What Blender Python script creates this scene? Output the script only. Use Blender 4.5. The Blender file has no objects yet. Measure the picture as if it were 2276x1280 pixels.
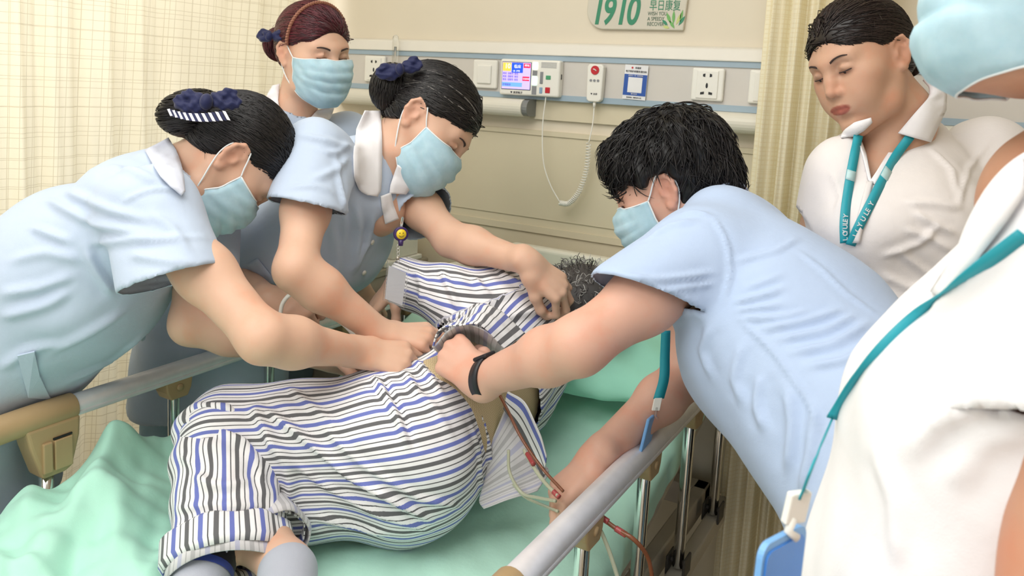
import bpy, bmesh, math, random
import numpy as np
from mathutils import Vector, Matrix
from mathutils.bvhtree import BVHTree
random.seed(7); RNG = np.random.default_rng(7)
SC = bpy.context.scene
COL = SC.collection
# ---------------------------------------------------------------- camera
F_PX, CX, CY = 1790.0, 1138.0, 426.0            # focal length and principal point in 2276x1280 pixels
PITCH, ROLL, YAW = math.radians(7.6), 0.053, math.radians(29.6)
FWD = np.array([-math.sin(YAW)*math.cos(PITCH), math.cos(YAW)*math.cos(PITCH), -math.sin(PITCH)])
_r0 = np.array([math.cos(YAW), math.sin(YAW), 0.0]); _u0 = np.cross(_r0, FWD)
RIGHT = _r0*math.cos(ROLL) + _u0*math.sin(ROLL); UP = np.cross(RIGHT, FWD)
CAM = np.array([0.0, 0.0, 1.5])
cd = bpy.data.cameras.new('camera'); cam = bpy.data.objects.new('camera', cd); COL.objects.link(cam)
cd.sensor_fit = 'HORIZONTAL'; cd.sensor_width = 36.0; cd.lens = 36.0*F_PX/2276.0
cd.shift_y = (CY-640.0)/2276.0; cd.clip_start = 0.02
m = Matrix.Identity(4)
for i in range(3):
    m[i][0] = RIGHT[i]; m[i][1] = UP[i]; m[i][2] = -FWD[i]; m[i][3] = CAM[i]
cam.matrix_world = m
cd.dof.use_dof = True; cd.dof.focus_distance = 1.55; cd.dof.aperture_fstop = 9.0
SC.camera = cam
# ---------------------------------------------------------------- light
SC.view_settings.view_transform = 'Standard'; SC.view_settings.look = 'None'
SC.view_settings.exposure = -0.14; SC.view_settings.gamma = 1.0; SC.view_settings.use_curve_mapping = False
w = bpy.data.worlds.new('room_air'); SC.world = w; w.use_nodes = True
bg = w.node_tree.nodes['Background']; bg.inputs[0].default_value = (1.0, 0.985, 0.96, 1); bg.inputs[1].default_value = 1.3
def area(name, loc, sx, sy, power, color=(1, 1, 1), rot=(0, 0, 0)):
    l = bpy.data.lights.new(name, 'AREA'); l.shape = 'RECTANGLE'; l.size = sx; l.size_y = sy
    l.energy = power; l.color = color
    o = bpy.data.objects.new(name, l); o.location = loc; o.rotation_euler = rot; COL.objects.link(o); return o
area('ceiling_panel_light', (-0.75, 0.65, 2.62), 1.8, 1.2, 24, (1.0, 0.99, 0.97))
area('ceiling_panel_light', (-2.9, 0.9, 2.62), 1.2, 1.2, 46, (1.0, 0.99, 0.96))
area('ceiling_panel_light', (-0.85, -0.75, 2.62), 1.4, 1.2, 40, (1.0, 0.99, 0.97))
# ---------------------------------------------------------------- pixel helpers (metres in, metres out)
def ray(x, y): return FWD + RIGHT*((x-CX)/F_PX) - UP*((y-CY)/F_PX)
def P(x, y, d): return CAM + ray(x, y)*d
def PX(x, y, X): r = ray(x, y); return CAM + r*((X-CAM[0])/r[0])
def PY(x, y, Y): r = ray(x, y); return CAM + r*((Y-CAM[1])/r[1])
def PZ(x, y, Z): r = ray(x, y); return CAM + r*((Z-CAM[2])/r[2])
def proj(p):
    d = np.asarray(p, float)-CAM; z = d@FWD
    return CX+F_PX*(d@RIGHT)/z, CY-F_PX*(d@UP)/z, z
def V3(*a): return np.array(a, float)
def unit(v): v = np.asarray(v, float); return v/(np.linalg.norm(v)+1e-12)
# ---------------------------------------------------------------- materials
MAT = {}
def lin(r, g, b):
    f = lambda c: (c/255/12.92 if c <= 10.3 else ((c/255+0.055)/1.055)**2.4)
    return (f(r), f(g), f(b), 1.0)
class NT:
    def __init__(s, name):
        s.m = bpy.data.materials.new(name); s.m.use_nodes = True; s.t = s.m.node_tree
        s.b = s.t.nodes['Principled BSDF']; MAT[name] = s.m
    def n(s, typ, **kw):
        o = s.t.nodes.new(typ)
        for k, v in kw.items(): setattr(o, k, v)
        return o
    def l(s, a, b): s.t.links.new(a, b)
    def setp(s, **kw):
        for k, v in kw.items(): s.b.inputs[k.replace('_', ' ')].default_value = v
    def noise(s, scale, detail=4, rough=0.55, vec=None, coord='Object', mapscale=None):
        if vec is None:
            tc = s.n('ShaderNodeTexCoord'); vec = tc.outputs[coord]
        if mapscale:
            mp = s.n('ShaderNodeMapping'); mp.inputs['Scale'].default_value = mapscale; s.l(vec, mp.inputs['Vector']); vec = mp.outputs[0]
        t = s.n('ShaderNodeTexNoise'); t.inputs['Scale'].default_value = scale; t.inputs['Detail'].default_value = detail
        t.inputs['Roughness'].default_value = rough; s.l(vec, t.inputs['Vector']); return t.outputs['Fac']
    def ramp(s, fac, stops):
        r = s.n('ShaderNodeValToRGB'); e = r.color_ramp.elements
        while len(e) < len(stops): e.new(0.5)
        for i, (p, c) in enumerate(stops): e[i].position = p; e[i].color = c
        s.l(fac, r.inputs[0]); return r.outputs[0]
    def mix(s, fac, a, b, mode='MIX'):
        x = s.n('ShaderNodeMix', data_type='RGBA', blend_type=mode)
        for sock, val in ((x.inputs[0], fac), (x.inputs[6], a), (x.inputs[7], b)):
            if hasattr(val, 'is_output'): s.l(val, sock)
            else: sock.default_value = val
        return x.outputs[2]
    def math(s, op, a, b=None):
        x = s.n('ShaderNodeMath', operation=op)
        for sock, val in zip(x.inputs, (a, b)):
            if val is None: continue
            if hasattr(val, 'is_output'): s.l(val, sock)
            else: sock.default_value = val
        return x.outputs[0]
    def bump(s, h, strength=0.2, dist=0.002):
        b = s.n('ShaderNodeBump'); b.inputs['Strength'].default_value = strength; b.inputs['Distance'].default_value = dist
        s.l(h, b.inputs['Height']); s.l(b.outputs[0], s.b.inputs['Normal']); return b
    def col(s, c):
        if hasattr(c, 'is_output'): s.l(c, s.b.inputs['Base Color'])
        else: s.b.inputs['Base Color'].default_value = c
def plain(name, rgb, rough=0.5, metal=0.0, spec=0.5, var=0.04, vscale=12, bump=0.0, bscale=300, **kw):
    t = NT(name); c = lin(*rgb); dk = tuple(x*(1-var*2) for x in c[:3])+(1,)
    t.col(t.ramp(t.noise(vscale), [(0.3, dk), (0.7, c)]))
    t.setp(Roughness=rough, Metallic=metal); t.b.inputs['Specular IOR Level'].default_value = spec
    if bump: t.bump(t.noise(bscale, 2), bump, 0.001)
    for k, v in kw.items(): t.b.inputs[k.replace('_', ' ')].default_value = v
    return t.m
def cloth(name, rgb, var=0.05, rough=0.85, weave=900, sss=0.0):
    t = NT(name); c = lin(*rgb); dk = tuple(x*(1-var*2) for x in c[:3])+(1,)
    t.col(t.ramp(t.noise(9, 5), [(0.3, dk), (0.7, c)]))
    t.setp(Roughness=rough); t.b.inputs['Specular IOR Level'].default_value = 0.25
    t.b.inputs['Sheen Weight'].default_value = 0.15; t.b.inputs['Sheen Roughness'].default_value = 0.5
    t.bump(t.math('ADD', t.math('ADD', t.math('MULTIPLY', t.noise(weave, 2), 0.35), t.math('MULTIPLY', t.noise(70, 4), 0.7)), t.math('MULTIPLY', t.noise(16, 3), 2.2)), 0.30, 0.0026)
    return t.m
# ---------------------------------------------------------------- object helpers
def obj(name, verts, faces, mat, parent=None, smooth=True, attrs=None, kind=None, loc=None):
    me = bpy.data.meshes.new(name)
    verts = np.asarray(verts, float)
    if loc is not None: verts = verts-np.asarray(loc)
    if isinstance(faces, np.ndarray):
        nf, k = faces.shape; me.vertices.add(len(verts)); me.vertices.foreach_set('co', verts.astype(np.float32).ravel())
        me.loops.add(nf*k); me.loops.foreach_set('vertex_index', faces.astype(np.int32).ravel())
        me.polygons.add(nf); me.polygons.foreach_set('loop_start', (np.arange(nf)*k).astype(np.int32)); me.update(calc_edges=True)
    else:
        me.from_pydata(verts.tolist(), [], faces); me.update()
    if smooth: me.shade_smooth()
    if mat is not None:
        me.materials.append(MAT[mat] if isinstance(mat, str) else mat)
    if attrs:
        for k, v in attrs.items():
            v = np.asarray(v, float)
            if v.ndim == 1:
                a = me.attributes.new(k, 'FLOAT', 'POINT'); a.data.foreach_set('value', v.astype(np.float32))
            else:
                a = me.attributes.new(k, 'FLOAT_COLOR', 'POINT'); a.data.foreach_set('color', np.c_[v, np.ones(len(v))].astype(np.float32).ravel())
    o = bpy.data.objects.new(name, me); COL.objects.link(o)
    if parent is not None:
        o.parent = parent
        if loc is None: o.matrix_parent_inverse = Matrix.Translation(-Vector(parent.location))
    if loc is not None: o.location = loc
    if kind: o['kind'] = kind
    return o
def tag(o, label, cat, group=None):
    o['label'] = label; o['category'] = cat
    if group: o['group'] = group
    return o
def thing(name, label, cat, loc=(0, 0, 0), group=None):
    o = bpy.data.objects.new(name, None); o.empty_display_size = 0.05; o.location = tuple(float(x) for x in loc); COL.objects.link(o)
    return tag(o, label, cat, group)
def mod_bevel(o, w, seg=2, ang=40):
    b = o.modifiers.new('bevel', 'BEVEL'); b.width = w; b.segments = seg; b.limit_method = 'ANGLE'; b.angle_limit = math.radians(ang); return o
class MB:
    """collects simple solids into one mesh"""
    def __init__(s): s.v = []; s.f = []
    def add(s, v, f):
        n = len(s.v); s.v += [tuple(map(float, p)) for p in v]; s.f += [tuple(int(i)+n for i in q) for q in f]; return s
    def box(s, lo, hi, M=None):
        x0, y0, z0 = lo; x1, y1, z1 = hi
        v = [(x0,y0,z0),(x1,y0,z0),(x1,y1,z0),(x0,y1,z0),(x0,y0,z1),(x1,y0,z1),(x1,y1,z1),(x0,y1,z1)]
        if M is not None: v = [tuple(M @ Vector(p)) for p in v]
        return s.add(v, [(0,3,2,1),(4,5,6,7),(0,1,5,4),(1,2,6,5),(2,3,7,6),(3,0,4,7)])
    def tube(s, pts, r, n=12, cap=True, closed=False):
        v, f = tube(pts, r, n, cap, closed); return s.add(v, f)
    def prism(s, poly, axis, a, b):
        """poly = 2D outline, extruded along axis index from a to b"""
        n = len(poly); v = []
        for t in (a, b):
            for p in poly:
                q = [0, 0, 0]; k = [i for i in range(3) if i != axis]; q[k[0]], q[k[1]] = p; q[axis] = t; v.append(q)
        f = [tuple(range(n))[::-1], tuple(range(n, 2*n))]+[(i, (i+1) % n, n+(i+1) % n, n+i) for i in range(n)]
        return s.add(v, f)
    def build(s, name, mat, parent=None, smooth=False, **kw):
        o = obj(name, s.v, [list(q) for q in s.f], mat, parent, smooth, **kw)
        bm = bmesh.new(); bm.from_mesh(o.data); bmesh.ops.recalc_face_normals(bm, faces=bm.faces); bm.to_mesh(o.data); bm.free()
        return o
def frames(pts, closed=False):
    pts = np.asarray(pts, float); n = len(pts)
    t = np.roll(pts, -1, 0)-np.roll(pts, 1, 0)
    if not closed: t[0] = pts[1]-pts[0]; t[-1] = pts[-1]-pts[-2]
    t /= np.linalg.norm(t, axis=1)[:, None]+1e-12
    a = np.array([0, 0, 1.0]) if abs(t[0][2]) < 0.9 else np.array([1.0, 0, 0])
    N = []; u = unit(np.cross(t[0], a))
    for i in range(n):
        u = unit(u-t[i]*(u@t[i])); N.append(u)
    N = np.array(N); B = np.cross(t, N); return t, N, B
def tube(pts, r, n=12, cap=True, closed=False):
    pts = np.asarray(pts, float); m = len(pts); t, N, B = frames(pts, closed)
    r = np.broadcast_to(np.asarray(r, float), (m,))
    a = np.linspace(0, 2*np.pi, n, endpoint=False)
    v = pts[:, None]+(N[:, None]*np.cos(a)[None, :, None]+B[:, None]*np.sin(a)[None, :, None])*r[:, None, None]
    v = v.reshape(-1, 3); f = []
    for i in range(m if closed else m-1):
        j = (i+1) % m
        for k in range(n):
            q = (k+1) % n; f.append((i*n+k, i*n+q, j*n+q, j*n+k))
    if cap and not closed: f.append(tuple(range(n))[::-1]); f.append(tuple((m-1)*n+k for k in range(n)))
    return v, f
def bez(pts, n=40, closed=False):
    """Catmull-Rom through the points"""
    p = np.asarray(pts, float)
    if closed: q = np.vstack([p[-1:], p, p[:2]])
    else: q = np.vstack([2*p[0]-p[1], p, 2*p[-1]-p[-2]])
    S = len(q)-3; out = []
    for u in np.linspace(0, S, n, endpoint=not closed):
        i = min(int(u), S-1); t = u-i; a, b, c, d = q[i:i+4]
        out.append(0.5*((2*b)+(-a+c)*t+(2*a-5*b+4*c-d)*t*t+(-a+3*b-3*c+d)*t**3))
    return np.array(out)
def ribbon(pts, side, w, th=0.0012):
    """flat band: pts path, side = width direction per point"""
    pts = np.asarray(pts, float); m = len(pts); side = np.broadcast_to(np.asarray(side, float), (m, 3))
    t, _, _ = frames(pts); nn = np.cross(t, side); nn /= np.linalg.norm(nn, axis=1)[:, None]+1e-12
    w = np.broadcast_to(np.asarray(w, float), (m,))[:, None]
    c = [pts-side*w/2-nn*th/2, pts+side*w/2-nn*th/2, pts+side*w/2+nn*th/2, pts-side*w/2+nn*th/2]
    v = np.stack(c, 1).reshape(-1, 3); f = [(3, 2, 1, 0)]
    for i in range(m-1):
        for k in range(4): q = (k+1) % 4; f.append((i*4+k, i*4+q, (i+1)*4+q, (i+1)*4+k))
    e = (m-1)*4; f.append((e, e+1, e+2, e+3)); return v, f
# ---------------------------------------------------------------- signed distance modelling
def smin(a, b, k):
    if k <= 1e-6: return np.minimum(a, b)
    h = np.maximum(k-np.abs(a-b), 0)/k; return np.minimum(a, b)-h*h*k*0.25
class Sdf:
    def __init__(s): s.p = []
    def cone(s, a, b, ra, rb=None, k=0.02, op='u', flat=None):
        a, b = np.asarray(a, float), np.asarray(b, float); rb = ra if rb is None else rb
        lo = np.minimum(a-ra, b-rb); hi = np.maximum(a+ra, b+rb)
        s.p.append(('c', a, b, ra, rb, k, op, lo, hi, flat)); return s
    def chain(s, pts, rs, k=0.02, op='u'):
        for i in range(len(pts)-1): s.cone(pts[i], pts[i+1], rs[i], rs[i+1], k, op)
        return s
    def ell(s, c, r, R=None, k=0.02, op='u'):
        c = np.asarray(c, float); r = np.asarray(r, float); R = np.eye(3) if R is None else np.asarray(R, float)
        e = np.abs(R) @ r
        s.p.append(('e', c, r, R, None, k, op, c-e, c+e, None)); return s
    def sec(s, a, b, la, lb, wa, da, wb, db, k=0.03, op='u', flat=None):
        """tapered elliptical limb from a to b: la/lb lateral direction, w half width along it, d half depth"""
        a, b = np.asarray(a, float), np.asarray(b, float); m = max(wa, wb, da, db)
        s.p.append(('s', a, b, (unit(la), unit(lb)), (wa, da, wb, db), k, op, np.minimum(a, b)-m, np.maximum(a, b)+m, flat)); return s
    def bounds(s, pad):
        U = [q for q in s.p if q[6] == 'u']
        return np.min([q[7]-q[5]*0.3 for q in U], 0)-pad, np.max([q[8]+q[5]*0.3 for q in U], 0)+pad
    def prim(s, q, X):
        t = q[0]; f4 = np.float32
        if t == 'c':
            a, b = q[1].astype(f4), q[2].astype(f4); ra, rb = f4(q[3]), f4(q[4]); ab = b-a; L = ab@ab+f4(1e-12)
            u = np.clip(((X-a)@ab)/L, 0, 1)
            d = np.linalg.norm(X-a-u[..., None]*ab, axis=-1)-(ra+(rb-ra)*u)
        elif t == 'e':
            c, r, R = (z_.astype(f4) for z_ in q[1:4]); Y = (X-c)@R
            k0 = np.linalg.norm(Y/r, axis=-1); k1 = np.linalg.norm(Y/(r*r), axis=-1)+1e-9
            d = k0*(k0-1)/k1
        else:
            a, b = q[1].astype(f4), q[2].astype(f4); la, lb = (z_.astype(f4) for z_ in q[3]); wa, da, wb, db = (f4(z_) for z_ in q[4]); ab = b-a; Ln = np.linalg.norm(ab); ax = ab/Ln
            tt = ((X-a)@ax); u = np.clip(tt/Ln, 0, 1); over = tt-u*Ln
            lat = la+(lb-la)*u[..., None]; lat = lat-ax*(lat@ax)[..., None]; lat /= np.linalg.norm(lat, axis=-1)[..., None]
            Y = X-a-ax*tt[..., None]; x = np.einsum('...i,...i->...', Y, lat); y = np.sqrt(np.maximum(np.einsum('...i,...i->...', Y, Y)-x*x, 0)); W = wa+(wb-wa)*u; D = da+(db-da)*u; Z = np.minimum(W, D)
            k0 = np.sqrt((x/W)**2+(y/D)**2+(over/Z)**2); k1 = np.sqrt((x/W**2)**2+(y/D**2)**2+(over/Z**2)**2)+1e-9
            d = k0*(k0-1)/k1
        if q[9] is not None:
            for (pt, nr) in q[9]: d = np.maximum(d, (X-np.asarray(pt, f4))@np.asarray(nr, f4))
        return d
    def mesh(s, h, lo=None, hi=None, smooth=1):
        l, u = s.bounds(2.5*h)
        lo = l if lo is None else np.maximum(l, lo); hi = u if hi is None else np.minimum(u, hi)
        n = np.ceil((hi-lo)/h).astype(int)+1
        D = np.full(n, 1.0, np.float32); ax = [lo[i]+h*np.arange(n[i]) for i in range(3)]
        for q in s.p:
            pad = q[5]+3*h
            i0 = np.clip(np.floor((q[7]-pad-lo)/h).astype(int), 0, n); i1 = np.clip(np.ceil((q[8]+pad-lo)/h).astype(int)+1, 0, n)
            if np.any(i1 <= i0): continue
            sl = tuple(slice(a, b) for a, b in zip(i0, i1))
            X = np.stack(np.meshgrid(*[ax[i][sl[i]].astype(np.float32) for i in range(3)], indexing='ij'), -1)
            d = s.prim(q, X).astype(np.float32); c = D[sl]
            if q[6] == 'u': D[sl] = smin(c, d, q[5])
            elif q[6] == 's': D[sl] = -smin(-c, d, q[5])
        # a border of air so that the surface closes
        for i in range(3):
            sl = [slice(None)]*3
            for e in (0, -1): sl[i] = e; D[tuple(sl)] = np.maximum(D[tuple(sl)], 0.3*h)
        return surface_nets(D, lo, h, smooth)
def surface_nets(D, lo, h, smooth=1):
    S = D < 0; n = np.array(D.shape)
    c = [(i, j, k) for i in (0, 1) for j in (0, 1) for k in (0, 1)]
    cnt = sum(S[i:n[0]-1+i, j:n[1]-1+j, k:n[2]-1+k].astype(np.int8) for i, j, k in c)
    act = np.argwhere((cnt > 0) & (cnt < 8))
    if len(act) == 0: return np.zeros((0, 3)), np.zeros((0, 4), int)
    idx = np.full(n-1, -1, np.int64); idx[tuple(act.T)] = np.arange(len(act))
    val = {o: D[act[:, 0]+o[0], act[:, 1]+o[1], act[:, 2]+o[2]] for o in c}
    acc = np.zeros((len(act), 3)); num = np.zeros(len(act))
    for a in c:
        for ax in range(3):
            if a[ax]: continue
            b = list(a); b[ax] = 1; b = tuple(b); va, vb = val[a], val[b]; x = (va < 0) != (vb < 0)
            t = np.where(x, va/np.where(x, va-vb, 1), 0); p = np.tile(np.array(a, float), (len(act), 1)); p[:, ax] += t
            acc[x] += p[x]; num[x] += 1
    V = lo+h*(act+acc/num[:, None]); Q = []
    for ax in range(3):
        o1, o2 = [i for i in range(3) if i != ax]
        a = [slice(None)]*3; a[ax] = slice(0, -1); b = [slice(None)]*3; b[ax] = slice(1, None)
        x = S[tuple(a)] != S[tuple(b)]; e = np.argwhere(x)
        e = e[(e[:, o1] > 0) & (e[:, o2] > 0) & (e[:, o1] < n[o1]-1) & (e[:, o2] < n[o2]-1)]
        g = []
        for d1, d2 in ((0, 0), (1, 0), (1, 1), (0, 1)):
            k = e.copy(); k[:, o1] -= d1; k[:, o2] -= d2; g.append(idx[tuple(k.T)])
        q = np.stack(g, 1); fl = S[tuple(e.T)]
        if ax == 1: fl = ~fl
        q[fl] = q[fl][:, ::-1]
        Q.append(q)
    Q = np.vstack(Q); Q = Q[(Q >= 0).all(1)][:, ::-1]
    for _ in range(smooth): V = relax(V, Q, 0.5)
    return V, Q
def edges_of(Q): return np.vstack([Q[:, [0, 1]], Q[:, [1, 2]], Q[:, [2, 3]], Q[:, [3, 0]]])
def relax(V, Q, w=0.5):
    E = edges_of(Q); s = np.zeros_like(V); c = np.zeros(len(V))
    for a, b in ((0, 1), (1, 0)):
        for k in range(3): s[:, k] += np.bincount(E[:, a], V[E[:, b], k], len(V))
        c += np.bincount(E[:, a], minlength=len(V))
    ok = c > 0; R = V.copy(); R[ok] += w*(s[ok]/c[ok][:, None]-V[ok]); return R
def normals(V, Q):
    fn = np.cross(V[Q[:, 2]]-V[Q[:, 0]], V[Q[:, 3]]-V[Q[:, 1]]); N = np.zeros_like(V)
    for j in range(4):
        for k in range(3): N[:, k] += np.bincount(Q[:, j], fn[:, k], len(V))
    return N/(np.linalg.norm(N, axis=1)[:, None]+1e-12)
def drop(V, Q, dead, extra=None):
    """remove the faces whose corners are all in dead, and loose vertices"""
    keep = ~dead[Q].all(1); Q = Q[keep]; used = np.zeros(len(V), bool); used[Q.ravel()] = True
    m = np.cumsum(used)-1; return V[used], m[Q], used
def bvh(V, Q): return BVHTree.FromPolygons(V.tolist(), Q.tolist())
def hit(x, y, tree, off=0.0):
    r = ray(x, y); L = np.linalg.norm(r)
    loc, nor, i, d = tree.ray_cast(Vector(CAM), Vector(r/L))
    if loc is None: return None
    nr = np.array(nor)
    if nr@r > 0: nr = -nr
    return np.array(loc)+nr*off, nr
def seg_dist(X, pts):
    best = np.full(len(X), 9.0)
    for a, b in zip(pts[:-1], pts[1:]):
        ab = b-a; u = np.clip(((X-a)@ab)/(ab@ab+1e-12), 0, 1)
        best = np.minimum(best, np.linalg.norm(X-a-u[:, None]*ab, axis=1))
    return best
def wavy(X, dirs, seed=0):
    r = np.random.default_rng(seed); o = np.zeros(len(X))
    for (d, f, a) in dirs:
        o += a*np.sin(X@(unit(d)*2*np.pi*f)+r.uniform(0, 6.28)+1.7*np.sin(X@(r.normal(size=3)*9)+r.uniform(0, 6)))
    return o
def fold(V, Q, folds, tree=None):
    """raise creases in the cloth: folds = (list of pixel points, height, width); each is cast onto the cloth and becomes a ridge there"""
    tree = tree or bvh(V, Q); N = normals(V, Q); disp = np.zeros(len(V))
    for px, amp, wd in folds:
        px = np.array(px, float); L = np.r_[0, np.cumsum(np.linalg.norm(np.diff(px, axis=0), axis=1))]
        pts = []
        for u in np.linspace(0, L[-1], max(4, int(L[-1]/22))):
            hh = hit(np.interp(u, L, px[:, 0]), np.interp(u, L, px[:, 1]), tree)
            if hh is not None: pts.append(hh[0])
        if len(pts) < 2: continue
        pts = np.array(pts)
        jump = np.linalg.norm(np.diff(pts, axis=0), axis=1)
        if len(jump) > 2:
            bad = np.argmax(jump)
            if jump[bad] > 6*np.median(jump)+0.01: pts = pts[:bad+1] if bad+1 >= len(pts)/2 else pts[bad+1:]
        if len(pts) < 2: continue
        d = seg_dist(V, pts)
        # fade to both ends
        a, b = pts[0], pts[-1]; u = np.clip(((V-a)@(b-a))/((b-a)@(b-a)+1e-12), 0, 1); fade = np.clip(np.minimum(u, 1-u)*5+0.15, 0, 1)
        disp += fade*amp*1.25*(np.exp(-(d/(0.85*wd))**2)-0.45*np.exp(-(d/(2.0*wd))**2))
    return V+N*disp[:, None]
# ================================================================ materials of the room
plain('wall_cream', (226, 216, 196), 0.6, var=0.02, vscale=3)
plain('wall_beige', (216, 205, 178), 0.55, var=0.03, vscale=3)
plain('panel_grey', (212, 207, 200), 0.42, var=0.015)
plain('panel_white', (228, 224, 214), 0.4, var=0.015)
plain('stripe_blue', (160, 180, 194), 0.4, var=0.02)
plain('duct_cream', (224, 220, 206), 0.4, var=0.02)
plain('bracket_grey', (128, 130, 128), 0.5)
plain('plastic_white', (238, 236, 228), 0.35, var=0.01)
plain('plastic_dark', (26, 26, 28), 0.4)
plain('plastic_red', (196, 28, 44), 0.35)
plain('plastic_green', (78, 160, 116), 0.4)
plain('plastic_grey', (140, 142, 146), 0.4)
plain('plastic_bluegrey', (140, 170, 198), 0.4)
plain('ceiling_white', (236, 234, 228), 0.8, var=0.01)
plain('floor_vinyl', (170, 158, 138), 0.4, var=0.06, vscale=6)
plain('bed_cream', (226, 222, 206), 0.35, var=0.02)
plain('bed_plate', (168, 156, 130), 0.35, var=0.03)
plain('bed_metal_paint', (196, 188, 174), 0.45, var=0.04)
plain('tan_plastic', (180, 152, 112), 0.42, var=0.04)
plain('aluminium', (236, 234, 238), 0.36, metal=0.35, var=0.05, vscale=30)
plain('chrome', (222, 222, 220), 0.12, metal=1.0, var=0.01)
plain('steel_brushed', (176, 170, 156), 0.35, metal=0.6, var=0.04)
plain('bracket_dark', (66, 62, 58), 0.5)
plain('sign_board', (208, 202, 186), 0.4, var=0.02)
plain('sign_green', (52, 138, 104), 0.5)
plain('sign_leaf', (112, 176, 96), 0.5)
plain('sign_leaf_pale', (196, 206, 130), 0.5)
plain('sign_text', (92, 118, 96), 0.5)
plain('ink_dark', (40, 44, 52), 0.5)
plain('card_blue', (44, 88, 172), 0.4)
plain('card_white', (236, 236, 238), 0.4)
plain('paper_white', (236, 234, 222), 0.7)
def emit(name, rgb, s):
    t = NT(name); t.col(lin(*rgb)); t.b.inputs['Emission Color'].default_value = lin(*rgb); t.b.inputs['Emission Strength'].default_value = s; t.setp(Roughness=0.3)
emit('screen_lilac', (196, 180, 250), 0.75); emit('screen_blue', (30, 84, 220), 0.75); emit('screen_yellow', (226, 198, 84), 0.75)
emit('screen_red', (222, 48, 88), 0.75); emit('screen_cyan', (112, 170, 236), 0.75); emit('screen_white', (240, 240, 255), 0.75); emit('screen_ink', (110, 90, 190), 0.5)
emit('lamp_white', (255, 255, 240), 2.2); emit('lamp_cyan', (210, 255, 244), 2.0)
def glass_mat(name, rgb=(1, 1, 1, 1), rough=0.02):
    t = NT(name); t.col(rgb); t.setp(Roughness=rough); t.b.inputs['Transmission Weight'].default_value = 0.95; t.b.inputs['IOR'].default_value = 1.3
glass_mat('clear_plastic', (0.97, 0.97, 0.95, 1))
# curtain: cream cloth with a woven check of fine lines, follows the cloth through the attributes cu (across) and cz (height)
def curtain_mat(name, base, line, cell, lw, trans):
    t = NT(name)
    def att(n): a = t.n('ShaderNodeAttribute'); a.attribute_name = n; return a.outputs['Fac']
    masks = []
    for nm, c, jit in (('cu', cell, 1.0), ('cz', cell*0.9, 2.0)):
        v = att(nm); v = t.math('DIVIDE', v, c)
        fr = t.math('FRACT', v); d = t.math('ABSOLUTE', t.math('SUBTRACT', fr, 0.5))
        m1 = t.math('GREATER_THAN', d, 0.5-lw)
        fr2 = t.math('FRACT', t.math('ADD', t.math('MULTIPLY', v, 0.382), 0.2)); d2 = t.math('ABSOLUTE', t.math('SUBTRACT', fr2, 0.5))
        m2 = t.math('MULTIPLY', t.math('GREATER_THAN', d2, 0.5-lw*0.5), 0.7)
        masks.append(t.math('MAXIMUM', m1, m2))
    mk = t.math('MINIMUM', t.math('ADD', masks[0], masks[1]), 1.0)
    mk = t.math('MULTIPLY', mk, 0.45)
    nz = t.noise(5, 3)
    b = t.ramp(nz, [(0.3, tuple(x*0.94 for x in lin(*base)[:3])+(1,)), (0.7, lin(*base))])
    c = t.mix(mk, b, lin(*line)); t.col(c); t.setp(Roughness=0.9); t.b.inputs['Specular IOR Level'].default_value = 0.1
    tr = t.n('ShaderNodeBsdfTranslucent'); t.l(c, tr.inputs[0]); ms = t.n('ShaderNodeMixShader'); ms.inputs[0].default_value = trans
    t.l(t.b.outputs[0], ms.inputs[1]); t.l(tr.outputs[0], ms.inputs[2])
    t.l(ms.outputs[0], t.t.nodes['Material Output'].inputs[0])
    t.bump(t.noise(90, 3, mapscale=(1, 1, 3)), 0.25, 0.002)
curtain_mat('curtain_check', (252, 247, 228), (168, 154, 118), 0.027, 0.026, 0.35)
curtain_mat('curtain_plain', (255, 248, 222), (238, 224, 184), 0.012, 0.10, 0.30)
# ================================================================ room shell
WY = 2.15
def struct(o): o['kind'] = 'structure'; return o
struct(MB().box((-4.2, WY, 1.30), (1.6, WY+0.1, 2.7)).build('wall_back', 'wall_cream'))
wl = struct(MB().box((-4.2, WY-0.004, 0.0), (1.6, WY+0.1, 1.30)).build('wall_back_lower', 'wall_beige'))
struct(MB().box((-4.2, WY-0.010, 1.055), (1.6, WY-0.003, 1.075)).build('trim_1', 'wall_beige'))
struct(MB().box((-4.2, WY-0.012, 1.352), (1.6, WY+0.002, 1.366)).build('trim_2', 'wall_beige'))
struct(MB().box((-4.2, WY-0.0075, 1.10), (1.6, WY-0.004, 1.352)).build('trim_3', 'wall_beige'))
struct(MB().box((-4.2, -2.6, -0.06), (1.6, WY, 0.0)).build('floor', 'floor_vinyl'))
struct(MB().box((-4.2, -2.6, 2.68), (1.6, WY, 2.74)).build('ceiling', 'ceiling_white'))
struct(MB().box((1.5, -2.6, 0.0), (1.6, WY, 2.7)).build('wall_right', 'wall_cream'))
struct(MB().box((-4.3, -2.6, 0.0), (-4.2, WY, 2.7)).build('wall_left', 'wall_cream'))
struct(MB().box((-4.2, WY-0.02, 0.0), (1.6, WY, 0.09)).build('baseboard_back', 'panel_grey'))
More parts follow.
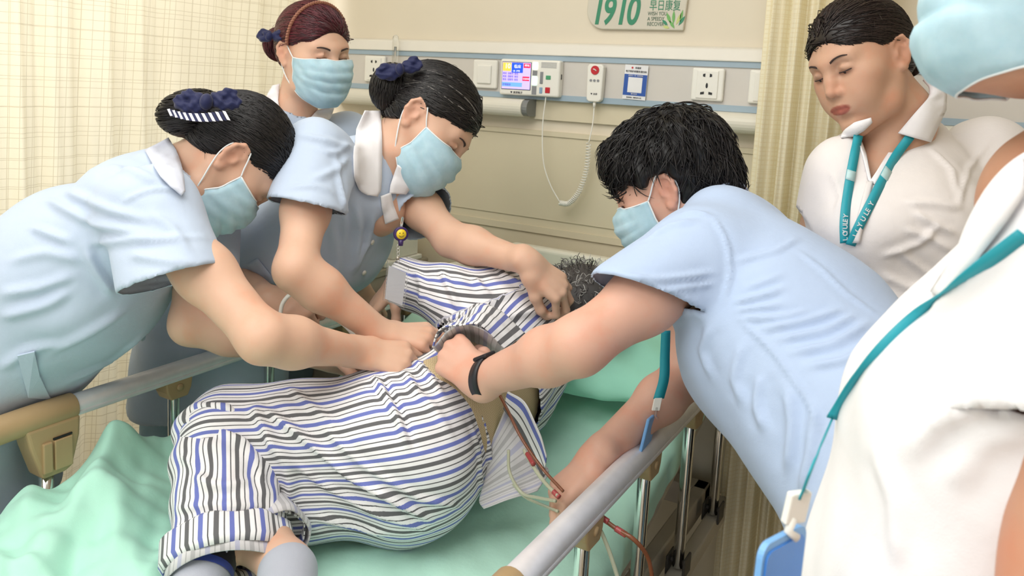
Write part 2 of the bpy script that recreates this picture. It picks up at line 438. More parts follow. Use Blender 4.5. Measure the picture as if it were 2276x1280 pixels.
# ================================================================ bed head panel with blue stripes
bp = thing('bedhead_panel', 'long grey wall panel with two blue stripes above the bed', 'wall panel', (-0.9, 2.1495, 1.46))
x0, x1 = -1.93, 1.49
MB().box((x0, 2.125, 1.475), (x1, 2.1495, 1.573)).build('panel', 'panel_grey', bp)
MB().box((x0, 2.121, 1.573), (x1, 2.1495, 1.588)).build('blue_stripe', 'stripe_blue', bp)
MB().box((x0, 2.121, 1.4585), (x1, 2.1495, 1.475)).build('blue_stripe', 'stripe_blue', bp)
mod_bevel(MB().prism([(2.115, 1.588), (2.1495, 1.588), (2.1495, 1.628), (2.128, 1.622)], 0, x0, x1).build('top_ledge', 'panel_white', bp), 0.004)
def duct(xa, xb):
    poly = [(2.1495, 1.458), (2.122, 1.458)]+[(2.098+0.024*math.cos(a), 1.431+0.026*math.sin(a)) for a in np.linspace(1.2, 5.0, 14)]+[(2.1495, 1.404)]
    MB().prism(poly, 0, xa, xb).build('duct_cover', 'duct_cream', bp, smooth=False)
duct(x0, -1.165); duct(-0.655, x1)
for xa, s in ((-1.165, 1), (-0.655, -1)):
    poly = [(2.1495, 1.459), (2.095, 1.459)]+[(2.100+0.022*math.cos(a), 1.432+0.024*math.sin(a)) for a in np.linspace(1.6, 4.8, 10)]+[(2.1495, 1.408)]
    MB().prism(poly, 0, min(xa, xa+s*0.018), max(xa, xa+s*0.018)).build('end_cap', 'bracket_grey', bp)
MB().box((-1.165, 2.1375, 1.40), (-0.655, 2.1495, 1.4585)).build('recess_back', 'wall_beige', bp)
# ---------------------------------------------------------------- sockets
def socket(cx, label, holes=True, wide=0.086):
    s = thing('wall_socket', label, 'socket', (cx, 2.125, 1.526), 'sockets on the wall panel')
    mod_bevel(MB().box((cx-wide/2, 2.112, 1.483), (cx+wide/2, 2.125, 1.569)).build('plate', 'plastic_white', s), 0.005, 3)
    mod_bevel(MB().box((cx-0.029, 2.109, 1.489), (cx+0.029, 2.113, 1.562)).build('insert', 'plastic_white', s), 0.002)
    y0, y1 = 2.1082, 2.1095
    if holes:
        for sx in (-1, 1):
            MB().prism([(cx+sx*0.006, 1.545), (cx+sx*0.012, 1.5465), (cx+sx*0.012, 1.5525), (cx+sx*0.006, 1.5545)][::sx], 1, y0, y1).build('pin_hole', 'plastic_dark', s)
            MB().prism([(cx+sx*0.006, 1.500), (cx+sx*0.016, 1.499), (cx+sx*0.016, 1.505), (cx+sx*0.006, 1.507)][::sx], 1, y0, y1).build('pin_hole', 'plastic_dark', s)
        MB().prism([(cx+0.003*math.cos(a), 1.522+(0.008 if math.sin(a) > 0 else 0.006)*math.sin(a)) for a in np.linspace(0, 6.28, 12, endpoint=False)], 1, y0, y1).build('pin_hole', 'plastic_dark', s)
    else:
        MB().box((cx-0.012, 2.1070, 1.541), (cx+0.012, 2.1095, 1.552)).build('jack_port', 'plastic_white', s)
        MB().box((cx-0.003, 2.1060, 1.545), (cx+0.001, 2.1072, 1.549)).build('port_hole', 'plastic_dark', s)
        mod_bevel(MB().box((cx-0.011, 2.1065, 1.512), (cx+0.011, 2.1095, 1.531)).build('jack_port', 'plastic_grey', s), 0.002)
        MB().box((cx-0.008, 2.1055, 1.515), (cx+0.008, 2.107, 1.526)).build('jack_shutter', 'plastic_white', s)
socket(-1.750, 'white wall socket with five holes next to the clear glass tube')
socket(-0.626, 'white wall socket with five holes above the head with short black hair')
socket(-0.475, 'white wall data socket half hidden by the pleated curtain', False)
sw = thing('wall_switch', 'white wall switch plate partly hidden behind dark hair, left of the call screen', 'switch', (-1.318, 2.125, 1.526))
mod_bevel(MB().box((-1.361, 2.112, 1.483), (-1.275, 2.125, 1.569)).build('plate', 'plastic_white', sw), 0.005, 3)
mod_bevel(MB().box((-1.343, 2.106, 1.497), (-1.293, 2.113, 1.553)).build('rocker', 'plastic_white', sw), 0.003)
# ---------------------------------------------------------------- glass flow tube
gt = thing('flow_tube', 'thin clear glass tube standing upright above the wall panel', 'glass tube', (-1.655, 2.10, 1.55))
tp = [(-1.655, 2.10, z) for z in np.linspace(1.50, 1.632, 8)]+[(-1.655, 2.10, 1.637)]
MB().tube(tp, [0.010]*7+[0.0085, 0.003], 16).build('tube', 'clear_plastic', gt, smooth=True)
MB().tube([(-1.655, 2.10, 1.505), (-1.655, 2.10, 1.60)], 0.003, 8).build('float_rod', 'clear_plastic', gt, smooth=True)
MB().tube([(-1.655, 2.10, 1.50), (-1.655, 2.10, 1.515), (-1.655, 2.13, 1.505)], 0.008, 10).build('base_joint', 'plastic_white', gt, smooth=True)
# ---------------------------------------------------------------- call unit with screen
def txt(name, s, size, mat, loc, parent, font_shear=0.0, ext=0.0003, rotz=0.0, offset=0.0, sx=1.0, align='LEFT', M=None):
    c = bpy.data.curves.new(name, 'FONT'); c.body = s; c.size = size; c.shear = font_shear; c.extrude = ext; c.offset = offset; c.align_x = align
    o = bpy.data.objects.new(name, c); COL.objects.link(o)
    dg = bpy.context.evaluated_depsgraph_get(); me = bpy.data.meshes.new_from_object(o.evaluated_get(dg)); bpy.data.objects.remove(o); bpy.data.curves.remove(c)
    if M is None: M = Matrix.Translation(loc) @ Matrix.Rotation(rotz, 4, 'Z') @ Matrix.Rotation(math.pi/2, 4, 'X') @ Matrix.Diagonal((sx, 1, 1, 1))
    me.transform(M); me.materials.clear(); me.materials.append(MAT[mat])
    o = bpy.data.objects.new(name, me); COL.objects.link(o); o.parent = parent; o.matrix_parent_inverse = Matrix.Translation(-Vector(parent.location)); return o
cu = thing('call_unit', 'white nurse call unit with lit colour screen and indicator lamps', 'call unit', (-1.155, 2.125, 1.52))
mod_bevel(MB().box((-1.255, 2.098, 1.468), (-1.055, 2.125, 1.574)).build('housing', 'plastic_white', cu), 0.006, 3)
sy = 2.0972
def scr(a, b, c, d, mat, y=sy, name='screen_field'): return MB().box((a, y, c), (b, y+0.0012, d)).build(name, mat, cu)
scr(-1.2475, -1.148, 1.484, 1.5655, 'plastic_dark', 2.0975, 'screen_frame')
scr(-1.246, -1.150, 1.486, 1.564, 'screen_lilac', 2.0968, 'screen')
scr(-1.245, -1.216, 1.538, 1.563, 'screen_yellow', 2.0962); scr(-1.214, -1.176, 1.534, 1.563, 'screen_blue', 2.0962)
scr(-1.174, -1.151, 1.549, 1.562, 'screen_red', 2.0962); scr(-1.176, -1.153, 1.511, 1.524, 'screen_red', 2.0962)
scr(-1.245, -1.177, 1.493, 1.505, 'screen_cyan', 2.0962)
txt('screen_text', '10', 0.020, 'screen_white', (-1.238, 2.0958, 1.546), cu); txt('screen_text', '临床', 0.012, 'screen_white', (-1.206, 2.0958, 1.548), cu)
txt('screen_text', '1床  护理', 0.006, 'screen_white', (-1.210, 2.0958, 1.537), cu); txt('screen_text', '呼叫', 0.008, 'screen_white', (-1.170, 2.0958, 1.553), cu)
txt('screen_text', '注意事项', 0.0055, 'screen_white', (-1.174, 2.0958, 1.515), cu)
for z_ in (1.529, 1.520, 1.511): txt('screen_text', '姓名  住院号  医生', 0.0065, 'screen_ink', (-1.243, 2.0958, z_), cu)
txt('screen_text', '护理级别', 0.007, 'screen_ink', (-1.243, 2.0958, 1.496), cu)
txt('maker_text', '▼ 来邦电子', 0.008, 'ink_dark', (-1.216, 2.0972, 1.473), cu)
scr(-1.143, -1.128, 1.546, 1.566, 'lamp_white', 2.0955, 'lamp'); scr(-1.143, -1.128, 1.501, 1.525, 'lamp_cyan', 2.0955, 'lamp')
scr(-1.143, -1.128, 1.528, 1.543, 'plastic_grey', 2.097, 'lamp_bar'); scr(-1.143, -1.128, 1.473, 1.498, 'plastic_grey', 2.097, 'lamp_bar')
for k in range(5): MB().box((-1.116, 2.0972, 1.552+k*0.0035), (-1.066, 2.0986, 1.5532+k*0.0035)).build('speaker_slot', 'plastic_grey', cu)
for (a, b, c, d, mt) in ((-1.118, -1.108, 1.505, 1.540, 'plastic_grey'), (-1.118, -1.108, 1.477, 1.495, 'plastic_bluegrey'), (-1.099, -1.083, 1.518, 1.530, 'plastic_green'), (-1.099, -1.083, 1.479, 1.496, 'plastic_red')):
    mod_bevel(MB().box((a, 2.0962, c), (b, 2.099, d)).build('button', mt, cu), 0.0015)
MB().box((-1.0555, 2.108, 1.52), (-1.0545, 2.114, 1.535)).build('side_port', 'plastic_dark', cu)
# ---------------------------------------------------------------- handset with coiled cord
hs = thing('call_handset', 'white hand-held call button with round red key, hung on the wall panel', 'handset', (-0.945, 2.115, 1.51))
hp = [(-0.968, 1.469), (-0.960, 1.462), (-0.930, 1.462), (-0.922, 1.469), (-0.920, 1.560), (-0.925, 1.568), (-0.965, 1.568), (-0.970, 1.560)]
mod_bevel(MB().prism(hp, 1, 2.100, 2.121).build('body', 'plastic_white', hs), 0.004, 3)
def disc(name, c, r, y0, y1, mat, par, n=20): return MB().prism([(c[0]+r*math.cos(a), c[1]+r*math.sin(a)) for a in np.linspace(0, 6.283, n, endpoint=False)], 1, y0, y1).build(name, mat, par)
disc('red_key', (-0.945, 1.551), 0.0125, 2.0975, 2.101, 'plastic_red', hs)
MB().tube([(-0.950, 2.097, 1.5535), (-0.946, 2.097, 1.5535), (-0.940, 2.097, 1.549)], 0.0016, 6).build('key_mark', 'plastic_white', hs, smooth=True)
for dx in (-0.011, 0, 0.011): disc('small_key', (-0.945+dx, 1.522), 0.0038, 2.0985, 2.101, 'plastic_grey', hs, 12)
txt('maker_text', '▼ 来邦', 0.0065, 'ink_dark', (-0.955, 2.0995, 1.482), hs)
MB().tube([(-0.945, 2.11, 1.463), (-0.945, 2.11, 1.446)], [0.005, 0.0035], 10).build('cord_boot', 'plastic_white', hs, smooth=True)
cord = bez([(-1.100, 2.108, 1.472), (-1.104, 2.105, 1.38), (-1.092, 2.10, 1.28), (-1.066, 2.10, 1.215), (-1.030, 2.10, 1.165)], 30)
cord2 = bez([(-0.945, 2.11, 1.447), (-0.944, 2.105, 1.40), (-0.950, 2.10, 1.345)], 14)
coilp = bez([(-0.950, 2.10, 1.345), (-0.952, 2.10, 1.27), (-0.970, 2.10, 1.205), (-1.000, 2.10, 1.166), (-1.030, 2.10, 1.163)], 500)
t_, n_, b_ = frames(coilp); s_ = np.linspace(0, 2*np.pi*36, 500)
coil = coilp+(n_*np.cos(s_)[:, None]+b_*np.sin(s_)[:, None])*0.0065
co = MB(); co.tube(cord, 0.0018, 8); co.tube(cord2, 0.0018, 8); co.tube(coil, 0.0017, 6)
co.build('coiled_cord', 'plastic_white', hs, smooth=True)
# ---------------------------------------------------------------- hanging card
cdw = thing('notice_card', 'blue and white notice card stuck on the wall panel beside the handset', 'card', (-0.83, 2.12, 1.52))
tilt = Matrix.Translation((-0.83, 2.119, 1.522)) @ Matrix.Rotation(0.03, 4, 'Y')
def cb(a, b, c, d, y, mat, nm): return MB().box((a, y, c), (b, y+0.0012, d), tilt).build(nm, mat, cdw)
cb(-0.034, 0.034, -0.047, 0.048, -0.001, 'card_white', 'card'); cb(-0.0335, 0.0335, -0.036, 0.022, -0.0016, 'card_blue', 'blue_field')
mod_bevel(cb(-0.021, 0.021, -0.028, 0.014, -0.0022, 'card_white', 'white_square'), 0.002)
def ctx(s, size, x, z, mat, y=-0.0020): return txt('card_text', s, size, mat, None, cdw, M=tilt @ Matrix.Translation((x, y, z)) @ Matrix.Rotation(math.pi/2, 4, 'X'), align='CENTER')
ctx('幸福家', 0.006, 0.005, 0.038, 'ink_dark'); ctx('电子陪护床服务请扫码', 0.0062, 0.0, 0.028, 'ink_dark')
ctx('微信扫一扫  立即使用', 0.0045, 0, 0.017, 'card_white', -0.0024); ctx('服务热线', 0.0045, 0, -0.033, 'card_white', -0.0024); ctx('如需帮助，请联系护士站', 0.004, 0, -0.043, 'ink_dark')
dd = MB(); dd.prism([(0.003*math.cos(a)-0.012, 0.003*math.sin(a)+0.040) for a in np.linspace(0, 6.28, 6, endpoint=False)], 1, -0.0018, -0.001)
o = dd.build('card_mark', 'plastic_red', cdw); o.data.transform(tilt)
# ---------------------------------------------------------------- sign board 1910
sg = thing('room_sign', 'rounded pale sign board reading 1910 with green leaves', 'sign', (-0.86, WY, 1.76))
poly = [(-0.995+0.0, 1.84)]+[(-0.945+0.055*math.cos(a), 1.722+0.055*math.sin(a)) for a in np.linspace(math.pi, 1.5*math.pi, 12)]+[(-0.712, 1.667), (-0.700, 1.84)]
mod_bevel(MB().prism(poly, 1, 2.137, WY).build('board', 'sign_board', sg), 0.003)
for i, (ch, xx) in enumerate((('1', -0.985), ('9', -0.952), ('1', -0.913), ('0', -0.880))):
    txt('digit', ch, 0.108, 'sign_green', (xx, 2.1362, 1.683), sg, font_shear=0.18, offset=0.0024, sx=0.70)
txt('sign_text', '早日康复', 0.031, 'sign_green', (-0.812, 2.1362, 1.722), sg, sx=0.72); txt('sign_text', '祝您', 0.031, 'sign_green', (-0.812, 2.1362, 1.752), sg, sx=0.72)
for s__, z__ in (('WISH YOU', 1.7065), ('A SPEEDY', 1.6925), ('RECOVERY', 1.6785)): txt('sign_text', s__, 0.0145, 'sign_text', (-0.815, 2.1362, z__), sg, sx=0.78)
def leaf(cx, cz, ang, ln, wd, mat):
    pts = []
    for t in np.linspace(0, 1, 7): pts.append((t*ln, wd*math.sin(math.pi*t)))
    for t in np.linspace(1, 0, 7)[1:-1]: pts.append((t*ln, -wd*math.sin(math.pi*t)))
    ca, sa = math.cos(ang), math.sin(ang)
    MB().prism([(cx+x*ca-z*sa, cz+x*sa+z*ca) for x, z in pts], 1, 2.1358, 2.1372).build('leaf', mat, sg)
for (dx, dz, a, l, wd, mt) in ((-0.018, 0.004, 2.4, 0.022, 0.004, 'sign_green'), (-0.010, 0.010, 2.0, 0.030, 0.0045, 'sign_leaf'), (-0.002, 0.008, 1.6, 0.036, 0.004, 'sign_leaf'), (0.006, 0.006, 1.2, 0.034, 0.004, 'sign_leaf_pale'), (0.013, 0.004, 1.0, 0.030, 0.004, 'sign_green'), (-0.012, -0.003, 2.9, 0.020, 0.004, 'sign_leaf_pale'), (0.002, -0.004, 2.2, 0.026, 0.004, 'sign_leaf'), (0.016, 0.012, 1.4, 0.034, 0.0035, 'sign_leaf')):
    leaf(-0.738+dx, 1.676+dz, a, l, wd, mt)
# ================================================================ curtains
def curtain(name, label, path, z0, z1, mat, amp, freq, seed, nz=40, n=520, gather=0.0):
    r = np.random.default_rng(seed); pth = bez(path, n); t, _, _ = frames(pth); nr = np.c_[-t[:, 1], t[:, 0], np.zeros(n)]
    s = np.r_[0, np.cumsum(np.linalg.norm(np.diff(pth, axis=0), axis=1))]; zs = np.linspace(z0, z1, nz)
    ph = np.cumsum(np.r_[0, np.diff(s)]*2*np.pi*freq*(1+0.45*np.sin(s*7+1)+0.3*np.sin(s*17)))
    V = []; cu = []; cz = []
    for z in zs:
        q = (z-z0)/(z1-z0); a = amp*(0.75+0.5*(1-q))
        off = a*np.sin(ph+0.35*np.sin(3*q+s*2))+a*0.35*np.sin(2.3*ph+2*q+1)
        p = pth+nr*off[:, None]; p[:, 2] = z
        d = np.r_[0, np.cumsum(np.linalg.norm(np.diff(p, axis=0), axis=1))]
        V.append(p); cu.append(d); cz.append(np.full(n, z))
    V = np.vstack(V); f = [[j*n+i, j*n+i+1, (j+1)*n+i+1, (j+1)*n+i] for j in range(nz-1) for i in range(n-1)]
    o = obj(name, V, f, mat, attrs={'cu': np.concatenate(cu), 'cz': np.concatenate(cz)})
    md = o.modifiers.new('thickness', 'SOLIDIFY'); md.thickness = 0.0015; md.use_rim_only = True
    return o
tag(curtain('bed_curtain', '', [(-1.98, 0.2, 0), (-1.97, 0.8, 0), (-1.955, 1.4, 0), (-1.95, 1.9, 0), (-1.955, 2.10, 0)], 0.06, 2.6, 'curtain_check', 0.013, 7.5, 3),
    'wide cream curtain with fine checked lines behind the nurses on the left', 'curtain', 'bed curtains')
tag(curtain('bed_curtain', '', [(-0.470, 2.00, 0), (-0.40, 1.985, 0), (-0.32, 1.99, 0), (-0.24, 2.0, 0), (-0.19, 2.01, 0)], 0.06, 2.6, 'curtain_plain', 0.019, 13, 5, n=420),
    'gathered pale yellow curtain hanging beside the woman in white', 'curtain', 'bed curtains')
# ================================================================ bed
cloth('sheet_green', (196, 242, 224), 0.03)
cloth('pillow_green', (172, 240, 214), 0.03)
cloth('quilt_green', (184, 236, 216), 0.03)
bed = thing('hospital_bed', 'hospital bed with metal side rails and cream headboard', 'bed', (-0.945, 1.05, 0))
def railing(X, ya, yb, posts, out, tan_ends, clips=True):
    zt = 0.85
    tb = MB().tube([(X, y, zt) for y in np.linspace(ya, yb, 12)], 0.0215, 24).build('top_rail', 'aluminium', bed, smooth=True); mod_bevel(tb, 0.002)
    fl = MB(); fl.box((X-0.0225, ya, zt-0.014), (X+0.0225, yb, zt-0.004)); mod_bevel(fl.build('rail_groove', 'aluminium', bed), 0.003)
    lb = MB().box((X-0.017, 0.62, 0.425), (X+0.017, 2.02, 0.465)).build('lower_bar', 'bed_metal_paint', bed); mod_bevel(lb, 0.004)
    for i, y in enumerate(posts):
        p = MB().tube([(X-0.0*out, y, 0.47), (X, y, 0.815)], 0.0125, 18).build('rail_post', 'chrome', bed, smooth=True); mod_bevel(p, 0.001)
        poly = [(y-0.034, 0.842), (y+0.034, 0.842), (y+0.030, 0.815), (y+0.021, 0.797), (y-0.021, 0.797), (y-0.030, 0.815)]
        c = MB().prism(poly, 0, X-0.021, X+0.021).build('rail_clip', 'tan_plastic', bed); mod_bevel(c, 0.004, 3)
        for sx in (-1, 1):
            k = MB().tube([(X+sx*0.020, y, 0.822), (X+sx*0.024, y, 0.822)], [0.009, 0.007], 14).build('clip_cap', 'tan_plastic', c, smooth=True)
        h = MB(); h.box((X-0.022, y-0.024, 0.455), (X-0.016, y+0.024, 0.500)); h.box((X+0.016, y-0.024, 0.455), (X+0.022, y+0.024, 0.500)); h.tube([(X-0.022, y, 0.482), (X+0.022, y, 0.482)], 0.006, 10)
        mod_bevel(h.build('post_hinge', 'bracket_dark', bed), 0.003)
    e = MB().tube([(X, y, z) for y, z in tan_ends], 0.0255, 22).build('rail_end', 'tan_plastic', bed, smooth=True); mod_bevel(e, 0.002)
    return e
PO = [1.092, 1.362, 1.635, 1.905]
e1 = railing(-1.43, 0.86, 2.03, PO, -1, [(0.868, 0.85), (0.8, 0.85), (0.70, 0.847), (0.60, 0.835), (0.52, 0.81), (0.47, 0.76), (0.455, 0.70), (0.455, 0.52)])
railing(-0.46, 0.860, 2.03, PO, 1, [(0.866, 0.85), (0.8, 0.85), (0.70, 0.847), (0.60, 0.835), (0.52, 0.81), (0.47, 0.76), (0.455, 0.70), (0.455, 0.52)])
for X, s in ((-1.43, 1), (-0.46, -1)):
    blk = MB().prism([(0.768, 0.838), (0.870, 0.838), (0.868, 0.80), (0.853, 0.742), (0.838, 0.736), (0.796, 0.736), (0.776, 0.80)], 0, X-0.024, X+0.024).build('rail_latch', 'tan_plastic', bed); mod_bevel(blk, 0.006, 3)
    lx = X+s*0.024
    for ya, yb, nm in ((0.795, 0.812, 'latch_plate'), (0.816, 0.850, 'latch_lever')):
        mod_bevel(MB().box((min(lx-0.004, lx+s*0.006), ya, 0.748), (max(lx+0.004*0, lx+s*0.006), yb, 0.806)).build(nm, 'tan_plastic', blk), 0.002)
    mod_bevel(MB().box((min(lx, lx+s*0.003), 0.815, 0.807), (max(lx, lx+s*0.003), 0.851, 0.811)).build('latch_slot', 'plastic_dark', blk), 0.0008)
    MB().tube([(X, 0.815, 0.47), (X, 0.815, 0.745)], 0.0135, 18).build('rail_post', 'chrome', bed, smooth=True)
# frame below the mattress
fr = MB(); fr.box((-1.395, 0.06, 0.44), (-1.36, 2.0, 0.50)); fr.box((-0.53, 0.06, 0.44), (-0.495, 2.0, 0.50)); fr.box((-1.395, 0.06, 0.44), (-0.495, 0.11, 0.50)); fr.box((-1.395, 1.95, 0.44), (-0.495, 2.0, 0.50))
mod_bevel(fr.build('bed_frame', 'bed_metal_paint', bed), 0.004)
mod_bevel(MB().box((-1.385, 0.08, 0.505), (-0.505, 1.30, 0.535)).build('deck', 'bed_metal_paint', bed), 0.004)
Mb = Matrix.Translation((0, 1.30, 0.535)) @ Matrix.Rotation(math.radians(17), 4, 'X')
mod_bevel(MB().box((-1.385, 0.0, -0.03), (-0.505, 0.70, 0.0), Mb).build('backrest_deck', 'bed_metal_paint', bed), 0.004)
for x in (-1.36, -0.53):
    for y in (0.18, 1.85):
        l = MB().tube([(x, y, 0.44), (x, y, 0.12)], 0.022, 14).build('leg', 'bed_metal_paint', bed, smooth=True)
        MB().tube([(x-0.014, y, 0.06), (x+0.014, y, 0.06)], 0.06, 20).build('castor_wheel', 'plastic_dark', l, smooth=False)
        mod_bevel(MB().box((x-0.02, y-0.025, 0.055), (x+0.02, y+0.025, 0.13)).build('castor_fork', 'bracket_grey', l), 0.004)
def board(name, Y, th, top, xa, xb):
    xm = (xa+xb)/2; w = (xb-xa)/2
    prof = [(xa, 0.45), (xa, top-0.16), (xa+0.03, top-0.10), (xa+0.12, top-0.075), (xm-0.27, top-0.055), (xm-0.245, top-0.02), (xm-0.215, top), (xm+0.215, top), (xm+0.245, top-0.02), (xm+0.27, top-0.055), (xb-0.12, top-0.075), (xb-0.03, top-0.10), (xb, top-0.16), (xb, 0.45)]
    b = MB().prism(prof, 1, Y, Y+th).build(name, 'bed_cream', bed); mod_bevel(b, 0.012, 4, 30); return b
hb = board('headboard', 2.045, 0.04, 1.032, -1.42, -0.47)
def slot(Y, xa, xb, za, zb, mat, nm, par, dy=0.004, rr=0.012):
    pts = []
    for cx, cz, a0 in ((xb-rr, zb-rr, 0), (xa+rr, zb-rr, 90), (xa+rr, za+rr, 180), (xb-rr, za+rr, 270)):
        for a in np.linspace(a0, a0+90, 5): pts.append((cx+rr*math.cos(math.radians(a)), cz+rr*math.sin(math.radians(a))))
    return mod_bevel(MB().prism(pts, 1, Y-dy, Y).build(nm, mat, par), 0.0015)
slot(2.046, -1.155, -0.865, 0.972, 0.990, 'bracket_grey', 'handle_slot', hb, 0.002, 0.008)
slot(2.046, -1.16, -0.86, 0.86, 0.968, 'bed_cream', 'handle_panel', hb, 0.006, 0.03)
slot(2.038, -1.15, -0.965, 0.86, 0.985, 'bed_plate', 'name_plate', hb, 0.004, 0.01)
fb = board('footboard', 0.0, 0.04, 0.92, -1.42, -0.47)
# ---------------------------------------------------------------- mattress
def bed_z(y): return 0.65+np.where(y > 1.25, 0.34*(y-1.25)-0.04*(1-np.exp(-(y-1.25)/0.12)), 0.0)
ny, nx = 150, 40
ys = np.linspace(0.075, 2.02, ny); prof = []
xa, xb = -1.395, -0.488; r = 0.035; th = 0.105
for a in np.linspace(-90, 0, 5): prof.append((xb-r+r*math.cos(math.radians(a)), -th+r+r*math.sin(math.radians(a))))
for a in np.linspace(0, 90, 6): prof.append((xb-r+r*math.cos(math.radians(a)), -r+r*math.sin(math.radians(a))))
for x in np.linspace(xb-r, xa+r, 60)[1:-1]: prof.append((x, 0))
for a in np.linspace(90, 180, 6): prof.append((xa+r+r*math.cos(math.radians(a)), -r+r*math.sin(math.radians(a))))
for a in np.linspace(180, 270, 5): prof.append((xa+r+r*math.cos(math.radians(a)), -th+r+r*math.sin(math.radians(a))))
prof = np.array(prof); n = len(prof); V = []
for y in ys:
    e = min(y-ys[0], ys[-1]-y); sh = 0.02*max(0, 1-e/0.03)**2
    z = prof[:, 1]+float(bed_z(np.array(y)))-np.where(prof[:, 1] > -0.04, sh, -sh)
    V.append(np.c_[prof[:, 0], np.full(n, y), z])
V = np.vstack(V); Q = [[j*n+i, j*n+(i+1) % n, (j+1)*n+(i+1) % n, (j+1)*n+i] for j in range(ny-1) for i in range(n)]
Q.append(list(range(n))[::-1]); Q.append([(ny-1)*n+i for i in range(n)])
top = (V[:, 2]-bed_z(V[:, 1])) > -0.03
wz = wavy(V, [((1, -0.4, 0), 9, 0.0016), ((0.6, 1, 0), 7, 0.0014), ((1, 1.3, 0), 19, 0.0008), ((1, -1, 0), 14, 0.0009)], 4)
V[:, 2] += np.where(top, wz, wz*0.5); V[:, 0] += np.where(~top, wz*1.5, 0)
ma = obj('mattress', V, Q, 'sheet_green'); tag(ma, 'thick mattress under a smooth mint green sheet with raised head end', 'mattress')
# ---------------------------------------------------------------- pillow
S = Sdf(); S.ell((-0.79, 1.755, 0.895), (0.30, 0.17, 0.075), Matrix.Rotation(math.radians(20), 3, 'X'), k=0.02)
S.sec((-1.05, 1.755, 0.885), (-0.53, 1.755, 0.885), (0, 0.93, 0.34), (0, 0.93, 0.34), 0.16, 0.045, 0.16, 0.045, k=0.05)
Vp, Qp = S.mesh(0.009)
N = normals(Vp, Qp); Vp = Vp+N*wavy(Vp, [((1, 0.5, 0.2), 8, 0.003), ((0.3, 1, 0.5), 13, 0.0025), ((1, -1, 1), 22, 0.0012)], 9)[:, None]
tag(obj('pillow', Vp, Qp, 'pillow_green'), 'mint green pillow under the patient\'s curly grey hair', 'pillow')
# ---------------------------------------------------------------- bedside cabinet
cb_ = thing('bedside_cabinet', 'beige bedside cabinet with metal top beside the bed head', 'cabinet', (-1.70, 1.92, 0))
mod_bevel(MB().box((-1.90, 1.74, 0.905), (-1.49, 2.10, 0.930)).build('top', 'steel_brushed', cb_), 0.005)
mod_bevel(MB().box((-1.89, 1.76, 0.05), (-1.50, 2.10, 0.905)).build('body', 'bed_metal_paint', cb_), 0.004)
dw = mod_bevel(MB().box((-1.88, 1.748, 0.73), (-1.51, 1.762, 0.885)).build('drawer', 'bed_metal_paint', cb_), 0.003)
mod_bevel(MB().box((-1.75, 1.738, 0.80), (-1.64, 1.750, 0.815)).build('handle', 'steel_brushed', dw), 0.002)
dr = mod_bevel(MB().box((-1.88, 1.748, 0.10), (-1.51, 1.762, 0.715)).build('door', 'bed_metal_paint', cb_), 0.003)
mod_bevel(MB().box((-1.56, 1.738, 0.45), (-1.545, 1.750, 0.58)).build('handle', 'steel_brushed', dr), 0.002)
bx = thing('paper_box', 'white paper box lying on the bedside cabinet', 'box', (-1.60, 1.98, 0.93))
mod_bevel(MB().box((-1.66, 1.88, 0.930), (-1.495, 2.07, 0.945)).build('tray', 'paper_white', bx), 0.003)
mod_bevel(MB().box((-1.65, 1.93, 0.945), (-1.505, 2.06, 1.03)).build('carton', 'paper_white', bx), 0.004)
# ================================================================ people: materials
def skin_mat(name, rgb, red=0.08):
    t = NT(name); c = lin(*rgb); warm = (min(1, c[0]*1.04), c[1]*0.86, c[2]*0.80, 1); lite = (min(1, c[0]*1.05), min(1, c[1]*1.05), min(1, c[2]*1.04), 1)
    a = t.n('ShaderNodeAttribute'); a.attribute_name = 'tint'
    base = t.ramp(t.noise(18, 5), [(0.28, warm), (0.5, c), (0.75, lite)])
    base = t.mix(t.math('MULTIPLY', t.noise(160, 3), 0.22), base, warm)
    col = t.mix(a.outputs['Alpha'] if False else 1.0, base, a.outputs['Color'], 'MULTIPLY')
    t.col(col); t.setp(Roughness=0.48); t.b.inputs['Specular IOR Level'].default_value = 0.35
    t.b.inputs['Subsurface Weight'].default_value = 0.12; t.b.inputs['Subsurface Radius'].default_value = (0.6, 0.25, 0.12); t.b.inputs['Subsurface Scale'].default_value = 0.006
    t.bump(t.math('ADD', t.noise(420, 3), t.math('MULTIPLY', t.noise(90, 3), 0.6)), 0.12, 0.0008)
skin_mat('skin_fair', (212, 174, 150)); skin_mat('skin_mid', (200, 160, 135)); skin_mat('skin_rosy', (212, 168, 148)); skin_mat('skin_tan', (192, 144, 118))
cloth('uniform_blue', (188, 202, 222), 0.02); cloth('shirt_blue', (180, 198, 226), 0.02); cloth('cloth_white', (240, 238, 240), 0.02); cloth('shirt_white', (234, 228, 226), 0.025)
cloth('trousers_blue', (150, 180, 198), 0.04)
def mask_mat():
    t = NT('mask_blue'); t.col(t.ramp(t.noise(40, 4), [(0.3, lin(166, 200, 214)), (0.7, lin(184, 214, 226))])); t.setp(Roughness=0.8)
    t.b.inputs['Subsurface Weight'].default_value = 0.1; t.b.inputs['Subsurface Scale'].default_value = 0.004
    t.bump(t.noise(700, 2), 0.2, 0.0006)
mask_mat(); cloth('mask_white', (232, 238, 240), 0.02)
